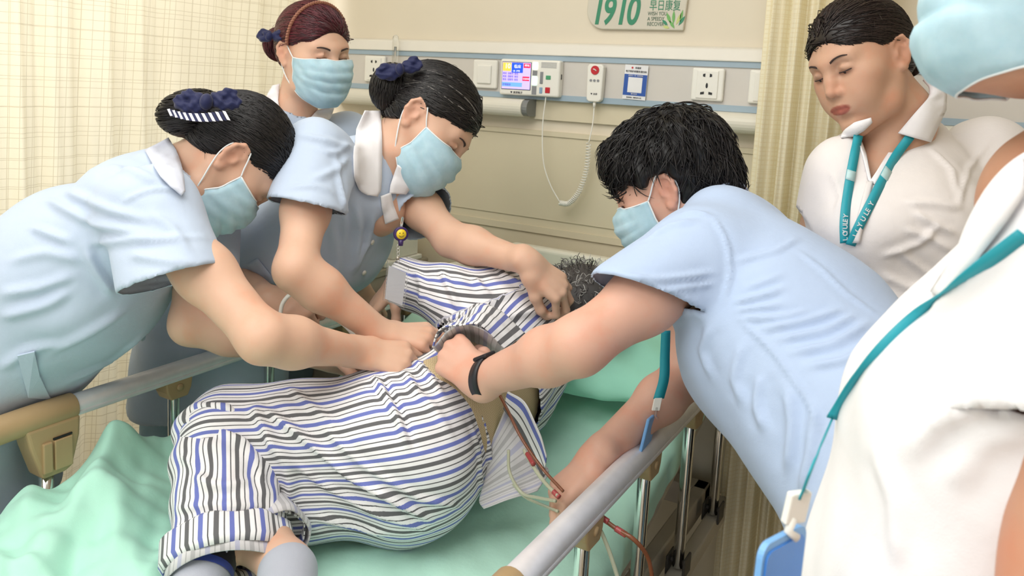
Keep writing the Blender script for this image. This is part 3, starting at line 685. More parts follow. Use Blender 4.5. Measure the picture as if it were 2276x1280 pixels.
def hair_mat(name, rgb, rough=0.38, alt=None, frac=0.0):
    t = NT(name); a = t.n('ShaderNodeAttribute'); a.attribute_name = 'hv'
    c = lin(*rgb); d = tuple(x*0.45 for x in c[:3])+(1,); h = tuple(min(1, x*1.9) for x in c[:3])+(1,)
    st = [(0.0, d), (0.5, c), (0.93 if alt is None else 0.9-frac, h)]
    if alt: st += [(0.93-frac, lin(*alt))]
    t.col(t.ramp(a.outputs['Fac'], st)); t.setp(Roughness=rough); t.b.inputs['Specular IOR Level'].default_value = 0.45
    t.b.inputs['Anisotropic'].default_value = 0.0
hair_mat('hair_black', (24, 21, 22), 0.44); hair_mat('hair_black_grey', (26, 23, 23), 0.36, (120, 116, 112), -0.06); hair_mat('hair_red', (74, 26, 34), 0.36); hair_mat('hair_brown', (36, 26, 24), 0.38)
hair_mat('hair_grey', (84, 80, 79), 0.5, (190, 188, 184), 0.25)
plain('eye_white', (226, 220, 214), 0.2); plain('eye_dark', (30, 20, 18), 0.15); plain('brow', (62, 46, 42), 0.8)
cloth('bow_navy', (30, 36, 78), 0.1, 0.55); cloth('bow_white', (232, 232, 240), 0.02, 0.6)
plain('band_brown', (150, 98, 76), 0.45)
# ---------------------------------------------------------------- head, in its own frame: x = person's right, y = forward, z = up, origin between the ear holes
class Frame:
    def __init__(s, o, f, u, sc=1.0):
        f = unit(f); u = np.asarray(u, float); u = unit(u-f*(u@f)); r = np.cross(f, u)
        s.o = np.asarray(o, float); s.R = np.stack([r, f, u], 1); s.s = sc
    def __call__(s, *p): return s.o+s.R@(np.array(p, float)*s.s)
    def arr(s, X): return s.o+(np.asarray(X, float)*s.s)@s.R.T
    def inv(s, X): return ((np.asarray(X, float)-s.o)@s.R)/s.s
    def d(s, *v): return s.R@np.array(v, float)
    def rot(s, *eul):
        return s.R@np.array(Matrix.Rotation(math.radians(eul[2]), 3, 'Z') @ Matrix.Rotation(math.radians(eul[1]), 3, 'Y') @ Matrix.Rotation(math.radians(eul[0]), 3, 'X'))
def IM(x, y, z=0.0): return RIGHT*x-UP*y+FWD*z            # direction given as right / down / away from the photographer
def ear_frame(ear, side, f, u, sc=1.0):
    H = Frame(ear, f, u, sc); H.o = H.o-H.R[:, 0]*side*0.082*sc; return H
def head_sdf(S, H, jaw=1.0, lips=True, eyes='down'):
    s = H.s
    def E(c, r, k=0.012, op='u', e=(0, 0, 0)): S.ell(H(*c), np.array(r)*s, H.rot(*e), k*s, op)
    def C(a, b, ra, rb, k=0.012, op='u'): S.cone(H(*a), H(*b), ra*s, rb*s, k*s, op)
    E((0, -0.012, 0.040), (0.0755, 0.094, 0.084), 0.01)
    E((0, 0.022, 0.010), (0.0680, 0.070, 0.085), 0.03)
    E((0, 0.030, -0.040), (0.0560*jaw, 0.058, 0.062), 0.03)
    E((0, 0.050, -0.060), (0.040*jaw, 0.042, 0.046), 0.03)
    for x in (-1, 1):
        C((x*0.056*jaw, -0.004, -0.035), (x*0.046*jaw, 0.020, -0.078), 0.014, 0.013, 0.03)
        C((x*0.046*jaw, 0.020, -0.078), (x*0.012, 0.074, -0.103), 0.013, 0.012, 0.03)
        E((x*0.047, 0.052, -0.012), (0.022, 0.024, 0.020), 0.03)
        E((x*0.030, 0.068, -0.045), (0.022, 0.020, 0.024), 0.03)
    E((0, 0.080, -0.096), (0.018, 0.014, 0.013), 0.02)
    # brow ridge, eye sockets, lids
    for x in (-1, 1):
        C((x*0.010, 0.0865, 0.030), (x*0.042, 0.0720, 0.033), 0.009, 0.009, 0.02)
        E((x*0.031, 0.099, 0.012), (0.019, 0.017, 0.0125), 0.014, 's')
        E((x*0.0305, 0.0745, 0.0105), (0.0165, 0.0150, 0.0118), 0.004)
        if eyes != 'shut':
            # slit between the lids
            pts = [(-0.0125, 0.0855, 0.006), (-0.006, 0.0905, 0.0045), (0, 0.0915, 0.0042), (0.006, 0.0905, 0.0048), (0.0125, 0.0850, 0.0068)]
            for a, b in zip(pts[:-1], pts[1:]):
                C((x*0.0305+x*a[0], a[1], a[2]), (x*0.0305+x*b[0], b[1], b[2]), 0.0026, 0.0026, 0.001, 's')
        C((x*0.019, 0.083, 0.0125), (x*0.031, 0.0888, 0.0165), 0.0022, 0.0026, 0.006); C((x*0.031, 0.0888, 0.0165), (x*0.044, 0.080, 0.0125), 0.0026, 0.002, 0.006)
    # nose
    C((0, 0.0870, 0.022), (0, 0.098, -0.004), 0.0075, 0.0085, 0.016); C((0, 0.098, -0.004), (0, 0.106, -0.022), 0.0080, 0.0105, 0.012)
    for x in (-1, 1):
        E((x*0.0115, 0.0955, -0.0265), (0.0080, 0.0100, 0.0075), 0.006); E((x*0.006, 0.1035, -0.0345), (0.0038, 0.0045, 0.004), 0.003, 's')
    # mouth
    if lips:
        E((0, 0.0875, -0.058), (0.028, 0.012, 0.016), 0.012)
        for x in (-1, 1):
            C((x*0.004, 0.1000, -0.0515), (x*0.0235, 0.0885, -0.0580), 0.0048, 0.0028, 0.005)
            C((0, 0.0985, -0.0640), (x*0.0220, 0.0885, -0.0590), 0.0056, 0.0026, 0.005)
        for x in (-1, 1):
            C((0, 0.1045, -0.0575), (x*0.012, 0.1015, -0.0578), 0.0012, 0.0012, 0.0025, 's'); C((x*0.012, 0.1015, -0.0578), (x*0.024, 0.0915, -0.0590), 0.0012, 0.0008, 0.0025, 's')
        E((0, 0.0965, -0.0765), (0.016, 0.006, 0.006), 0.008, 's')
    # ears
    for x in (-1, 1):
        e = (0, 0, -x*24); 
        E((x*0.0765, -0.010, 0.000), (0.0075, 0.0165, 0.0260), 0.006, 'u', (12, 0, x*22))
        rim = [(0.0720, 0.004, 0.006), (0.0760, 0.003, 0.020), (0.0815, -0.006, 0.0290), (0.0860, -0.018, 0.0270), (0.0880, -0.0260, 0.0130), (0.0860, -0.0250, -0.004), (0.0810, -0.0170, -0.0190), (0.0770, -0.0080, -0.0290), (0.0730, -0.001, -0.0260)]
        for a, b in zip(rim[:-1], rim[1:]): C((x*a[0], a[1], a[2]), (x*b[0], b[1], b[2]), 0.0042, 0.0042, 0.004)
        E((x*0.0775, -0.0045, -0.0255), (0.0055, 0.0080, 0.0085), 0.005)
        E((x*0.0850, -0.0075, 0.0000), (0.0055, 0.0082, 0.0115), 0.003, 's'); E((x*0.0862, -0.0130, 0.0150), (0.0038, 0.0085, 0.0055), 0.003, 's')
        C((x*0.078, 0.0020, -0.0040), (x*0.079, 0.0010, 0.0040), 0.0035, 0.003, 0.003)
    return S
def hand_sdf(S, wrist, fdir, back, thumb, curls, sc=1.0, spread=4.0, thumb_pose=(0.55, 0.65, -0.45, 20, 25), rw=0.0245):
    """wrist point, finger direction, back-of-hand direction, thumb side (+1: thumb on fdir x back side), curls = 4 x (knuckle, middle, tip) degrees"""
    y = unit(fdir); z = np.asarray(back, float); z = unit(z-y*(z@y)); x = np.cross(y, z)*thumb
    def W(p): return np.asarray(wrist, float)+(x*p[0]+y*p[1]+z*p[2])*sc
    base = [(0.029, 0.083, 0.002), (0.0095, 0.088, 0.005), (-0.0100, 0.084, 0.004), (-0.0275, 0.074, 0.000)]
    root = [(0.014, 0.012, 0), (0.005, 0.012, 0.002), (-0.004, 0.012, 0.002), (-0.013, 0.012, 0)]
    L = [(0.041, 0.0245, 0.019), (0.045, 0.0285, 0.020), (0.042, 0.0265, 0.019), (0.033, 0.0200, 0.017)]
    rr = [0.0090, 0.0092, 0.0088, 0.0078]
    S.sec(W((0.0, -0.02, 0)), W((0, 0.02, 0)), x, x, 0.028*sc, 0.0205*sc, 0.029*sc, 0.018*sc, k=0.02)
    S.sec(W((0.0, 0.015, -0.002)), W((0.001, 0.070, -0.001)), x, x, 0.029*sc, 0.0165*sc, 0.037*sc, 0.0135*sc, k=0.012)
    for i in range(4):
        S.cone(W(root[i]), W(base[i]), 0.010*sc, 0.0098*sc, k=0.010)
        a = math.radians((1.5-i)*spread); d = np.array([math.sin(a), math.cos(a), 0.0]); p = np.array(base[i]); r = rr[i]; th = 0.0
        for j in range(3):
            th += math.radians(curls[i][j]); dd = np.array([d[0]*math.cos(th), d[1]*math.cos(th), -math.sin(th)])
            q = p+dd*L[i][j]; S.cone(W(p), W(q), r*sc, (r-0.0010)*sc, k=0.0045 if j else 0.006); p = q; r -= 0.0010
    tp = np.array([0.022, 0.020, -0.008]); td = unit(np.array(thumb_pose[:3])); tl = (0.040, 0.032, 0.024); tr = (0.0145, 0.0112, 0.0100, 0.0080)
    S.cone(W((0.012, 0.016, -0.006)), W(tp), 0.015*sc, 0.0145*sc, k=0.015)
    bend = unit(np.array([-0.75, 0.35, -0.35])) if len(thumb_pose) < 6 else unit(np.array(thumb_pose[5]))
    p = tp; d = td
    for j in range(3):
        if j: 
            a = math.radians(thumb_pose[2+j]); d = unit(d*math.cos(a)+unit(bend-d*(bend@d))*math.sin(a))
        q = p+d*tl[j]; S.cone(W(p), W(q), tr[j]*sc, tr[j+1]*sc, k=0.008 if j else 0.014); p = q
    return S
def arm_sdf(S, sh, el, wr, r=(0.050, 0.040, 0.041, 0.0265), k=0.03, el_back=None):
    sh, el, wr = map(np.asarray, (sh, el, wr))
    m1 = sh+(el-sh)*0.5; m2 = el+(wr-el)*0.28
    S.cone(sh, m1, r[0], (r[0]+r[1])/2+0.002, k); S.cone(m1, el, (r[0]+r[1])/2+0.002, r[1]*0.96, k)
    S.cone(el, m2, r[1]*0.96, r[2], k); S.cone(m2, wr, r[2], r[3]*0.98, k)
    return S
def tint_head(V, H, lipcol=(0.80, 0.42, 0.42), blush=(1.0, 0.90, 0.87), lips=True, brow=None):
    """natural skin colouring: lips, cheeks and ears a little redder"""
    X = H.inv(V); t = np.ones((len(V), 3))
    def g(c, r): return np.exp(-(((X-np.array(c))/np.array(r))**2).sum(1))
    for x in (-1, 1):
        for w, col in ((g((x*0.045, 0.06, -0.022), (0.02, 0.03, 0.022)), blush), (g((x*0.083, -0.015, 0.0), (0.012, 0.03, 0.04)), (1.0, 0.86, 0.84)), (g((x*0.031, 0.092, 0.0045), (0.017, 0.02, 0.0045)), (0.62, 0.50, 0.48))):
            t *= 1-w[:, None]*(1-np.array(col))
    t *= 1-g((0, 0.107, -0.024), (0.014, 0.014, 0.012))[:, None]*(1-np.array((1.0, 0.92, 0.90)))
    if lips:
        zc = -0.0575-0.0*X[:, 0]; hw = 0.0245
        u = np.clip(1-(np.abs(X[:, 0])/hw)**2, 0, 1); up = 0.0098*np.sqrt(u); dn = 0.0125*np.sqrt(u)
        dz = X[:, 2]-zc; m = (X[:, 1] > 0.084) & (dz < up) & (dz > -dn) & (np.abs(X[:, 0]) < hw)
        e = np.clip(np.minimum(up-dz, dz+dn)/0.0025, 0, 1)*m
        t = t*(1-e[:, None])+np.array(lipcol)*e[:, None]
    return t
def join(parts):
    V = []; Q = []; T = []; n = 0
    for v, q, t in parts:
        V.append(v); Q.append(q+n); T.append(t); n += len(v)
    return np.vstack(V), np.vstack(Q), np.vstack(T)
ONE = lambda V: np.ones((len(V), 3))
# ---------------------------------------------------------------- eyes and brows
def eyes(H, par, brows=True, arch=0.0, bw=0.85):
    for x in (-1, 1):
        S = Sdf(); S.ell(H(x*0.0305, 0.0755, 0.0085), np.array((0.0118, 0.0128, 0.0100))*H.s, H.R)
        v, q = S.mesh(0.0022); X = H.inv(v); e = obj('eye', v, q, 'eye_white', par)
        S = Sdf(); S.ell(H(x*0.0300, 0.0825, 0.0062), np.array((0.0056, 0.0062, 0.0056))*H.s, H.R); v, q = S.mesh(0.0017); obj('iris', v, q, 'eye_dark', e)
        # upper lash line
        p = [H(x*(0.0305+a), b, c) for a, b, c in ((-0.0130, 0.0862, 0.0072), (-0.006, 0.0912, 0.0070), (0.001, 0.0922, 0.0068), (0.008, 0.0900, 0.0070), (0.0150, 0.0838, 0.0078))]
        v, f = tube(bez(p, 14), np.r_[0.0006, np.full(12, 0.0011), 0.0006], 6); obj('lash', v, f, 'brow', par)
        if brows:
            pts = bez([H(x*0.0125, 0.0965, 0.0285), H(x*0.026, 0.0960, 0.0335+arch), H(x*0.040, 0.0890, 0.0350+arch), H(x*0.0530, 0.0755, 0.0300)], 18)
            v, f = ribbon(pts, H.d(0, 0.18, 1), np.r_[0.0035, np.linspace(0.0058, 0.0022, 17)]*H.s*bw, 0.0020); obj('eyebrow', v, f, 'brow', par)
# ---------------------------------------------------------------- surgical mask, fitted to the head frame
def surgical_mask(H, par, drop_=0.0, under=0.0, wide=0.0, name='face_mask', res=1.0, ears=(-1, 1)):
    nu, nv = 41, 29; V = []
    for j in range(nv):
        v = j/(nv-1)                             # 0 top .. 1 bottom
        for i in range(nu):
            u = -1+2*i/(nu-1); a = abs(u)
            # centre-line profile
            yc = np.interp(v, [0, 0.12, 0.28, 0.45, 0.62, 0.80, 0.92, 1.0], [0.106, 0.117, 0.123, 0.121, 0.118, 0.112, 0.098, 0.068])
            zc = np.interp(v, [0, 0.12, 0.28, 0.45, 0.62, 0.80, 0.92, 1.0], [0.004, -0.008, -0.026, -0.046, -0.068, -0.094, -0.113, -0.120])
            zs = np.interp(v, [0, 1], [-0.002, -0.080-wide]); ys = np.interp(v, [0, 0.5, 1], [0.030, 0.032, 0.020]); xs = np.interp(v, [0, 0.5, 1], [0.0735, 0.0715, 0.0600])
            b = a**1.9; e = math.sin(a*math.pi/2)
            x = u*xs*(1.16-0.16*a) if a < 1 else u*xs
            x = np.sign(u)*xs*math.sin(min(1, a)*math.pi/2)**0.92
            y = ys+(yc-ys)*math.cos(a*math.pi/2)**0.80; z = zc+(zs-zc)*a**1.5
            if v < 0.12: y -= 0.010*math.exp(-((a-0.33)/0.22)**2)*(1-v/0.12)
            pl = 0.0
            for c in (0.30, 0.50, 0.70): pl += 0.0050*(1/(1+math.exp(-(v-c)*90))-np.clip((v-c+0.18)/0.36, 0, 1))*(1-a**6)
            y += pl*1.3; V.append((x, y-under*max(0, v-0.8)/0.2*(1-a**2), z-drop_))
    V = H.arr(V); f = [[j*nu+i, j*nu+i+1, (j+1)*nu+i+1, (j+1)*nu+i] for j in range(nv-1) for i in range(nu-1)]
    Nn = normals(V, np.array(f)); Nn *= np.sign((Nn*(V-H(0, 0, -0.05))).sum(1))[:, None]; V = V+Nn*0.0042+Nn*wavy(V, [((1, 0.3, 0.8), 38, 0.0009), ((0.2, 1, 0.5), 27, 0.0010)], 2)[:, None]
    mo = obj(name, V, f, 'mask_blue', par); md = mo.modifiers.new('thickness', 'SOLIDIFY'); md.thickness = 0.0014; md.offset = 0
    G = V.reshape(nv, nu, 3)
    for nm, line, r in (('nose_edge', G[0], 0.0016), ('chin_edge', G[-1], 0.0013)):
        vv, ff = tube(bez(line[::2], 40), r, 6); obj(nm, vv, ff, 'mask_white', mo)
    for i in (0, nu-1):
        vv, ff = tube(bez(G[::3, i], 24), 0.0016, 6); obj('side_edge', vv, ff, 'mask_white', mo)
    for x, i in ((-1, 0), (1, nu-1)):
        if x not in ears: continue
        top_, bot = H.inv(G[0, i]), H.inv(G[-1, i])
        p = [top_, (x*0.0795, 0.020, 0.008), (x*0.0815, 0.008, 0.022), (x*0.0815, -0.006, 0.0345), (x*0.0820, -0.020, 0.0310), (x*0.0800, -0.0300, 0.010), (x*0.0785, -0.0260, -0.014), (x*0.0770, -0.012, -0.038), (x*0.0735, 0.004, -0.060), bot]
        vv, ff = tube(bez([H(*q) for q in p], 48), 0.0015, 7); obj('ear_loop', vv, ff, 'mask_white', mo)
    return mo
# ---------------------------------------------------------------- hair
def locks(H, paths, r0, mat, name, par, seed=0, n=14, sides=5, flat=1.0, taper=0.35):
    """many hair strands in one mesh; every path has the same number of points"""
    rg = np.random.default_rng(seed); A = np.asarray(paths, float); K, m = A.shape[:2]
    q = np.concatenate([2*A[:, :1]-A[:, 1:2], A, 2*A[:, -1:]-A[:, -2:-1]], 1)
    u = np.linspace(0, m-1, n); i = np.minimum(u.astype(int), m-2); t = (u-i)[None, :, None]
    a_, b_, c_, d_ = (q[:, i+k] for k in range(4))
    C = 0.5*((2*b_)+(-a_+c_)*t+(2*a_-5*b_+4*c_-d_)*t*t+(-a_+3*b_-3*c_+d_)*t**3)
    C = H.arr(C.reshape(-1, 3)).reshape(K, n, 3)
    T = np.empty_like(C); T[:, 1:-1] = C[:, 2:]-C[:, :-2]; T[:, 0] = C[:, 1]-C[:, 0]; T[:, -1] = C[:, -1]-C[:, -2]
    T /= np.linalg.norm(T, axis=2)[..., None]+1e-12
    ref = np.where(np.abs(T[:, :1, 2:3]) < 0.9, np.array([[[0, 0, 1.0]]]), np.array([[[1.0, 0, 0]]]))
    U = np.cross(T, np.broadcast_to(ref, T.shape)); U /= np.linalg.norm(U, axis=2)[..., None]+1e-12; W = np.cross(T, U)
    rr = rg.uniform(0.7, 1.25, K)[:, None]*r0*H.s*np.r_[np.linspace(0.6, 1, 3), np.full(n-6, 1.0), np.linspace(1, taper, 3)][None]
    ang = np.linspace(0, 2*np.pi, sides, endpoint=False)
    V = C[:, :, None]+(U[:, :, None]*np.cos(ang)[None, None, :, None]+W[:, :, None]*np.sin(ang)[None, None, :, None])*rr[:, :, None, None]
    ii, kk = np.meshgrid(np.arange(n-1), np.arange(sides), indexing='ij'); k2 = (kk+1) % sides
    f = np.stack([ii*sides+kk, ii*sides+k2, (ii+1)*sides+k2, (ii+1)*sides+kk], -1).reshape(-1, 4)
    F = (f[None]+(np.arange(K)*n*sides)[:, None, None]).reshape(-1, 4)
    return obj(name, V.reshape(-1, 3), F, mat, par, attrs={'hv': np.repeat(rg.uniform(0, 1, K), n*sides)})
CR_C = np.array((0, -0.012, 0.040)); CR_R = np.array((0.0755, 0.094, 0.084))
def on_cap(p, off):
    """push a head-frame point to the scalp ellipsoid plus an offset"""
    q = (np.asarray(p, float)-CR_C)/CR_R; L = np.linalg.norm(q); n = q/L
    return CR_C+n*(CR_R+off)
def hairline(n=60, temple=0.045, top=0.088):
    """closed loop of points round the head: forehead, temples, in front of and behind the ears, nape"""
    half = [(0, 0.080, top), (0.028, 0.076, top-0.004), (0.050, 0.058, top-0.018), (0.061, 0.044, 0.045), (0.068, 0.028, 0.024), (0.0715, 0.014, 0.018), (0.072, -0.004, 0.034), (0.0715, -0.030, 0.022), (0.064, -0.052, -0.010), (0.050, -0.070, -0.036), (0.028, -0.080, -0.045), (0, -0.083, -0.047)]
    loop = half+[(-x, y, z) for x, y, z in half[-2:0:-1]]
    return bez(loop, n, closed=True)
def hair_cap_sdf(H, off=0.009, front=0.088, extra=None):
    S = Sdf(); s = H.s
    S.ell(H(*CR_C), (CR_R+off)*s, H.R, 0.004)
    S.ell(H(0, -0.040, 0.0), np.array((0.066, 0.056, 0.056))*s+off*0.6, H.R, 0.02*s)
    if extra: extra(S, H)
    # cut the face, the ears and the neck free
    S.ell(H(0, 0.118, front-0.105), np.array((0.080, 0.072, 0.086))*s, H.R, 0.012*s, 's')
    for x in (-1, 1):
        S.ell(H(x*0.088, 0.006, -0.012), np.array((0.030, 0.034, 0.040))*s, H.R, 0.010*s, 's')
        S.ell(H(x*0.075, 0.066, 0.000), np.array((0.034, 0.046, 0.045))*s, H.R, 0.012*s, 's')
    S.ell(H(0, 0.030, -0.085), np.array((0.12, 0.100, 0.075))*s, H.R, 0.01*s, 's')
    S.ell(H(0, -0.080, -0.110), np.array((0.12, 0.080, 0.060))*s, H.R, 0.01*s, 's')
    return S
def combed_hair(H, par, bun, bun_r, mat, name='hair', nl=1300, seed=1, off=0.0085, front=0.088, bunshape=None, rs=0.0011, part=None):
    """hair pulled back to a bun: scalp cap, combed strands, rolled bun"""
    bun = np.array(bun, float)
    S = hair_cap_sdf(H, off, front)
    V, Q = S.mesh(0.0046, smooth=2); rg = np.random.default_rng(seed)
    cap = obj(name, V, Q, mat, par, attrs={'hv': np.full(len(V), 0.12)})
    X = H.inv(V); ok = np.linalg.norm((X-CR_C)/(CR_R+off), axis=1) > 0.93; X = X[ok]
    tree = BVHTree.FromPolygons(H.inv(V).tolist(), Q.tolist()); c0 = Vector((0, -0.015, 0.03)); paths = []
    fr = X[X[:, 1]+0.8*X[:, 2] > 0.04] if len(X) else X
    for k in range(nl):
        src = fr if (k < nl*0.4 and len(fr)) else X
        a = src[rg.integers(len(src))]; b = bun+rg.normal(0, bun_r*0.30, 3); pts = []; w1 = rg.uniform(0.5, 0.97); lift = rg.uniform(0.0002, 0.0016)
        for t in np.linspace(0, w1, 9):
            q = a*(1-t)+b*t; d = Vector(q)-c0; d.normalize()
            loc, nr, i_, ds = tree.ray_cast(c0, d)
            c = np.array(loc)+np.array(d)*lift*(1 if t > 0 else 0.1) if loc is not None else q
            e = max(0.0, (t-0.80)/0.20); pts.append(c*(1-e)+b*e)
        paths.append(pts)
    locks(H, paths, rs, mat, 'hair_strands', cap, seed, 12, 3)['kind'] = 'stuff'
    if bun_r > 0:
        S = Sdf(); R = H.R if bunshape is None else H.rot(*bunshape[1]); rad = np.array((bun_r, bun_r*0.8, bun_r) if bunshape is None else bunshape[0])*H.s
        S.ell(H(*bun), rad*0.95, R, 0.0); V, Q = S.mesh(0.005); bo = obj('hair_bun', V, Q, mat, par, attrs={'hv': np.full(len(V), 0.15)})
        paths = []; Rl = H.R.T@R
        for k in range(320):
            th = rg.uniform(0, 2*np.pi); lat = rg.uniform(-1.3, 1.3); L = rg.uniform(1.2, 2.6); pts = []
            for t in np.linspace(0, 1, 9):
                a = th+t*L; l = lat+0.12*math.sin(a*1.3+k)
                v = np.array((math.cos(l)*math.cos(a), math.sin(l), math.cos(l)*math.sin(a)))*(rad/H.s)*1.0
                pts.append(bun+Rl@v)
            paths.append(pts)
        locks(H, paths, 0.0012, mat, 'bun_strands', bo, seed+5, 12, 3)['kind'] = 'stuff'
    paths = []
    for k in range(40):
        p = fr[rg.integers(len(fr))] if k < 12 else X[rg.integers(len(X))]; n_ = unit(p-CR_C); d = rg.normal(0, 1, 3); d = unit(d-n_*(d@n_))
        paths.append([p, p+n_*0.003+d*0.008, p+n_*0.005+d*0.018+np.array((0, 0, -0.004))])
    locks(H, paths, 0.00035, mat, 'loose_hairs', cap, seed+9, 8, 3)['kind'] = 'stuff'
    return cap
def bow(H, c, par, size=0.03, fwd=(0, -1, 0.3), upv=(0, 0, 1), white='striped'):
    """ribbon bow: two loops, knot, tail band"""
    f = unit(fwd); u = unit(np.asarray(upv)-f*(np.asarray(upv)@f)); r = np.cross(f, u); c = np.array(c)
    b = thing_part = None
    o = None
    for s in (-1, 1):
        S = Sdf(); 
        M = np.stack([r, f, u], 1)
        S.ell(H(*(c+r*s*size*0.62)), np.array((0.62, 0.28, 0.42))*size*H.s, H.R@M, 0.004)
        S.ell(H(*(c+r*s*size*1.12+f*0.12*size)), np.array((0.26, 0.16, 0.30))*size*H.s, H.R@M, 0.004)
        S.ell(H(*(c+r*s*size*0.85+f*0.42*size)), np.array((0.42, 0.22, 0.14))*size*H.s, H.R@M, 0.003, 's')
        V, Q = S.mesh(0.0026); obj('bow_loop', V, Q, 'bow_navy', par)
    S = Sdf(); S.ell(H(*(c+f*0.15*size)), np.array((0.26, 0.30, 0.34))*size*H.s, H.R@np.stack([r, f, u], 1), 0.003); V, Q = S.mesh(0.0026); obj('bow_knot', V, Q, 'bow_navy', par)

# ================================================================ bodies
def joint(sh, wr, px, l1, l2, d0=0.9, d1=2.3):
    """elbow on the given sight line so that upper arm and forearm keep their lengths"""
    best = None
    for d in np.linspace(d0, d1, 281):
        p = P(px[0], px[1], d); e = (np.linalg.norm(p-sh)-l1)**2+(np.linalg.norm(wr-p)-l2)**2
        if best is None or e < best[0]: best = (e, p, d)
    return best[1]
def sleeve(S, a, b, ra, rb, hem=None, k=0.035):
    a, b = np.asarray(a), np.asarray(b); n = unit(b-a) if hem is None else unit(hem)
    e = b+unit(b-a)*0.04
    S.cone(a, e, ra, rb, k, flat=[(b, n)]); return (b, n, rb, unit(b-a))
def open_ends(V, Q, ends, h):
    """open the cloth at each hem: flatten the rim onto the hem plane and take the lid away"""
    V = V.copy(); dead = np.zeros(len(V), bool)
    for b, n, r, ax in ends:
        d = (V-b)@n; rel = V-b; rad = np.linalg.norm(rel-np.outer(rel@ax, ax), axis=1)
        m = (d > -0.85*h) & (d < 0.9*h) & (rad < r*1.05)
        V[m] -= np.outer(d[m], n); dead |= m
    V2, Q2, used = drop(V, Q, dead); return V2, Q2
def cloth_obj(name, V, Q, mat, par, attrs=None, th=0.0025):
    o = obj(name, V, Q, mat, par, attrs=attrs); md = o.modifiers.new('thickness', 'SOLIDIFY'); md.thickness = th; md.offset = -1; md.use_rim_only = len(Q) > 20000; return o
def collar_strip(pts_in, pts_out, mat, par, name='collar', th=0.003):
    a = bez(pts_in, 40); b = bez(pts_out, 40); V = []; 
    for t in np.linspace(0, 1, 7): V.append(a*(1-t)+b*t)
    n = 40; V = np.vstack(V); f = [[j*n+i, j*n+i+1, (j+1)*n+i+1, (j+1)*n+i] for j in range(6) for i in range(n-1)]
    o = obj(name, V, f, mat, par); md = o.modifiers.new('thickness', 'SOLIDIFY'); md.thickness = th; md.offset = 0; return o
def legs(par, hipL, hipR, footL, footR, mat, r=(0.105, 0.075, 0.07), shoe='cloth_white', fdir=(1, 0, 0), z0=0.07):
    S = Sdf()
    for h_, f_ in ((hipL, footL), (hipR, footR)):
        h_, f_ = np.asarray(h_, float), np.asarray(f_, float); kn = h_*0.5+f_*0.5
        S.cone(h_, kn, r[0], r[1], 0.04); S.cone(kn, f_+np.array((0, 0, z0)), r[1], r[2], 0.04, flat=[(f_+np.array((0, 0, z0)), (0, 0, -1))])
    V, Q = S.mesh(0.012, smooth=1); N = normals(V, Q); V = V+N*wavy(V, [((0.5, 0.5, 1), 6, 0.004), ((1, -1, 0.3), 9, 0.003)], 3)[:, None]
    obj('trousers', V, Q, mat, par)
    for f_ in (footL, footR):
        f_ = np.asarray(f_, float); d = unit(fdir); S = Sdf(); S.cone(f_+np.array((0, 0, 0.045))-d*0.04, f_+np.array((0, 0, 0.035))+d*0.13, 0.038, 0.032, 0.02, flat=[((0, 0, 0.002), (0, 0, -1))]); S.cone(f_+np.array((0, 0, 0.05))-d*0.02, f_+np.array((0, 0, 0.09))-d*0.02, 0.042, 0.040, 0.02)
        V, Q = S.mesh(0.006); obj('shoe', V, Q, shoe, par)

def patch(tree, A, B, off, n=24, m=5, puff=0.0):
    """cloth strip between two pixel polylines, cast onto what lies behind them"""
    def samp(L, k):
        L = np.array(L, float); s = np.r_[0, np.cumsum(np.linalg.norm(np.diff(L, axis=0), axis=1))]; u = np.linspace(0, s[-1], k)
        return np.c_[np.interp(u, s, L[:, 0]), np.interp(u, s, L[:, 1])]
    a, b = samp(A, n), samp(B, n); dep = np.full((m, n), np.nan); px = np.zeros((m, n, 2))
    for j in range(m):
        t = j/(m-1)
        for i in range(n):
            q = a[i]*(1-t)+b[i]*t; px[j, i] = q; h_ = hit(q[0], q[1], tree)
            if h_ is not None: dep[j, i] = (h_[0]-CAM)@FWD
    med = np.nanmedian(dep)
    for j in range(m):
        for i in range(n):
            if np.isnan(dep[j, i]) or abs(dep[j, i]-med) > 0.25: dep[j, i] = np.nan
    # fill holes and even out the depth so that the strip lies as one piece of cloth
    for _ in range(60):
        pad = np.pad(dep, 1, constant_values=np.nan); st = np.stack([pad[:-2, 1:-1], pad[2:, 1:-1], pad[1:-1, :-2], pad[1:-1, 2:]])
        cnt = (~np.isnan(st)).sum(0); av = np.where(cnt > 0, np.nansum(st, 0)/np.maximum(cnt, 1), np.nan); hole = np.isnan(dep); dep[hole] = av[hole]
        if not np.isnan(dep).any(): break
    for _ in range(2):
        pad = np.pad(dep, 1, mode='edge'); dep = np.minimum(dep, 0.2*(pad[:-2, 1:-1]+pad[2:, 1:-1]+pad[1:-1, :-2]+pad[1:-1, 2:]+dep))
    V = [P(px[j, i, 0], px[j, i, 1], dep[j, i]-off-puff*math.sin(math.pi*j/(m-1))) for j in range(m) for i in range(n)]
    return np.array(V), np.array([[j*n+i, j*n+i+1, (j+1)*n+i+1, (j+1)*n+i] for j in range(m-1) for i in range(n-1)])
def patch_obj(name, tree, A, B, off, mat, par, n=24, m=5, puff=0.0, th=0.003):
    V, Q = patch(tree, A, B, off, n, m, puff); o = obj(name, V, Q, mat, par); md = o.modifiers.new('thickness', 'SOLIDIFY'); md.thickness = th; md.offset = 0; return o
def ring(c, ax, r1, r2, a0, a1, fwd_, n=14):
    ax = unit(ax); f = unit(np.asarray(fwd_)-ax*(np.asarray(fwd_)@ax)); s = np.cross(ax, f)
    return [np.asarray(c)+f*math.cos(a)*r1+s*math.sin(a)*r2 for a in np.linspace(a0, a1, n)]
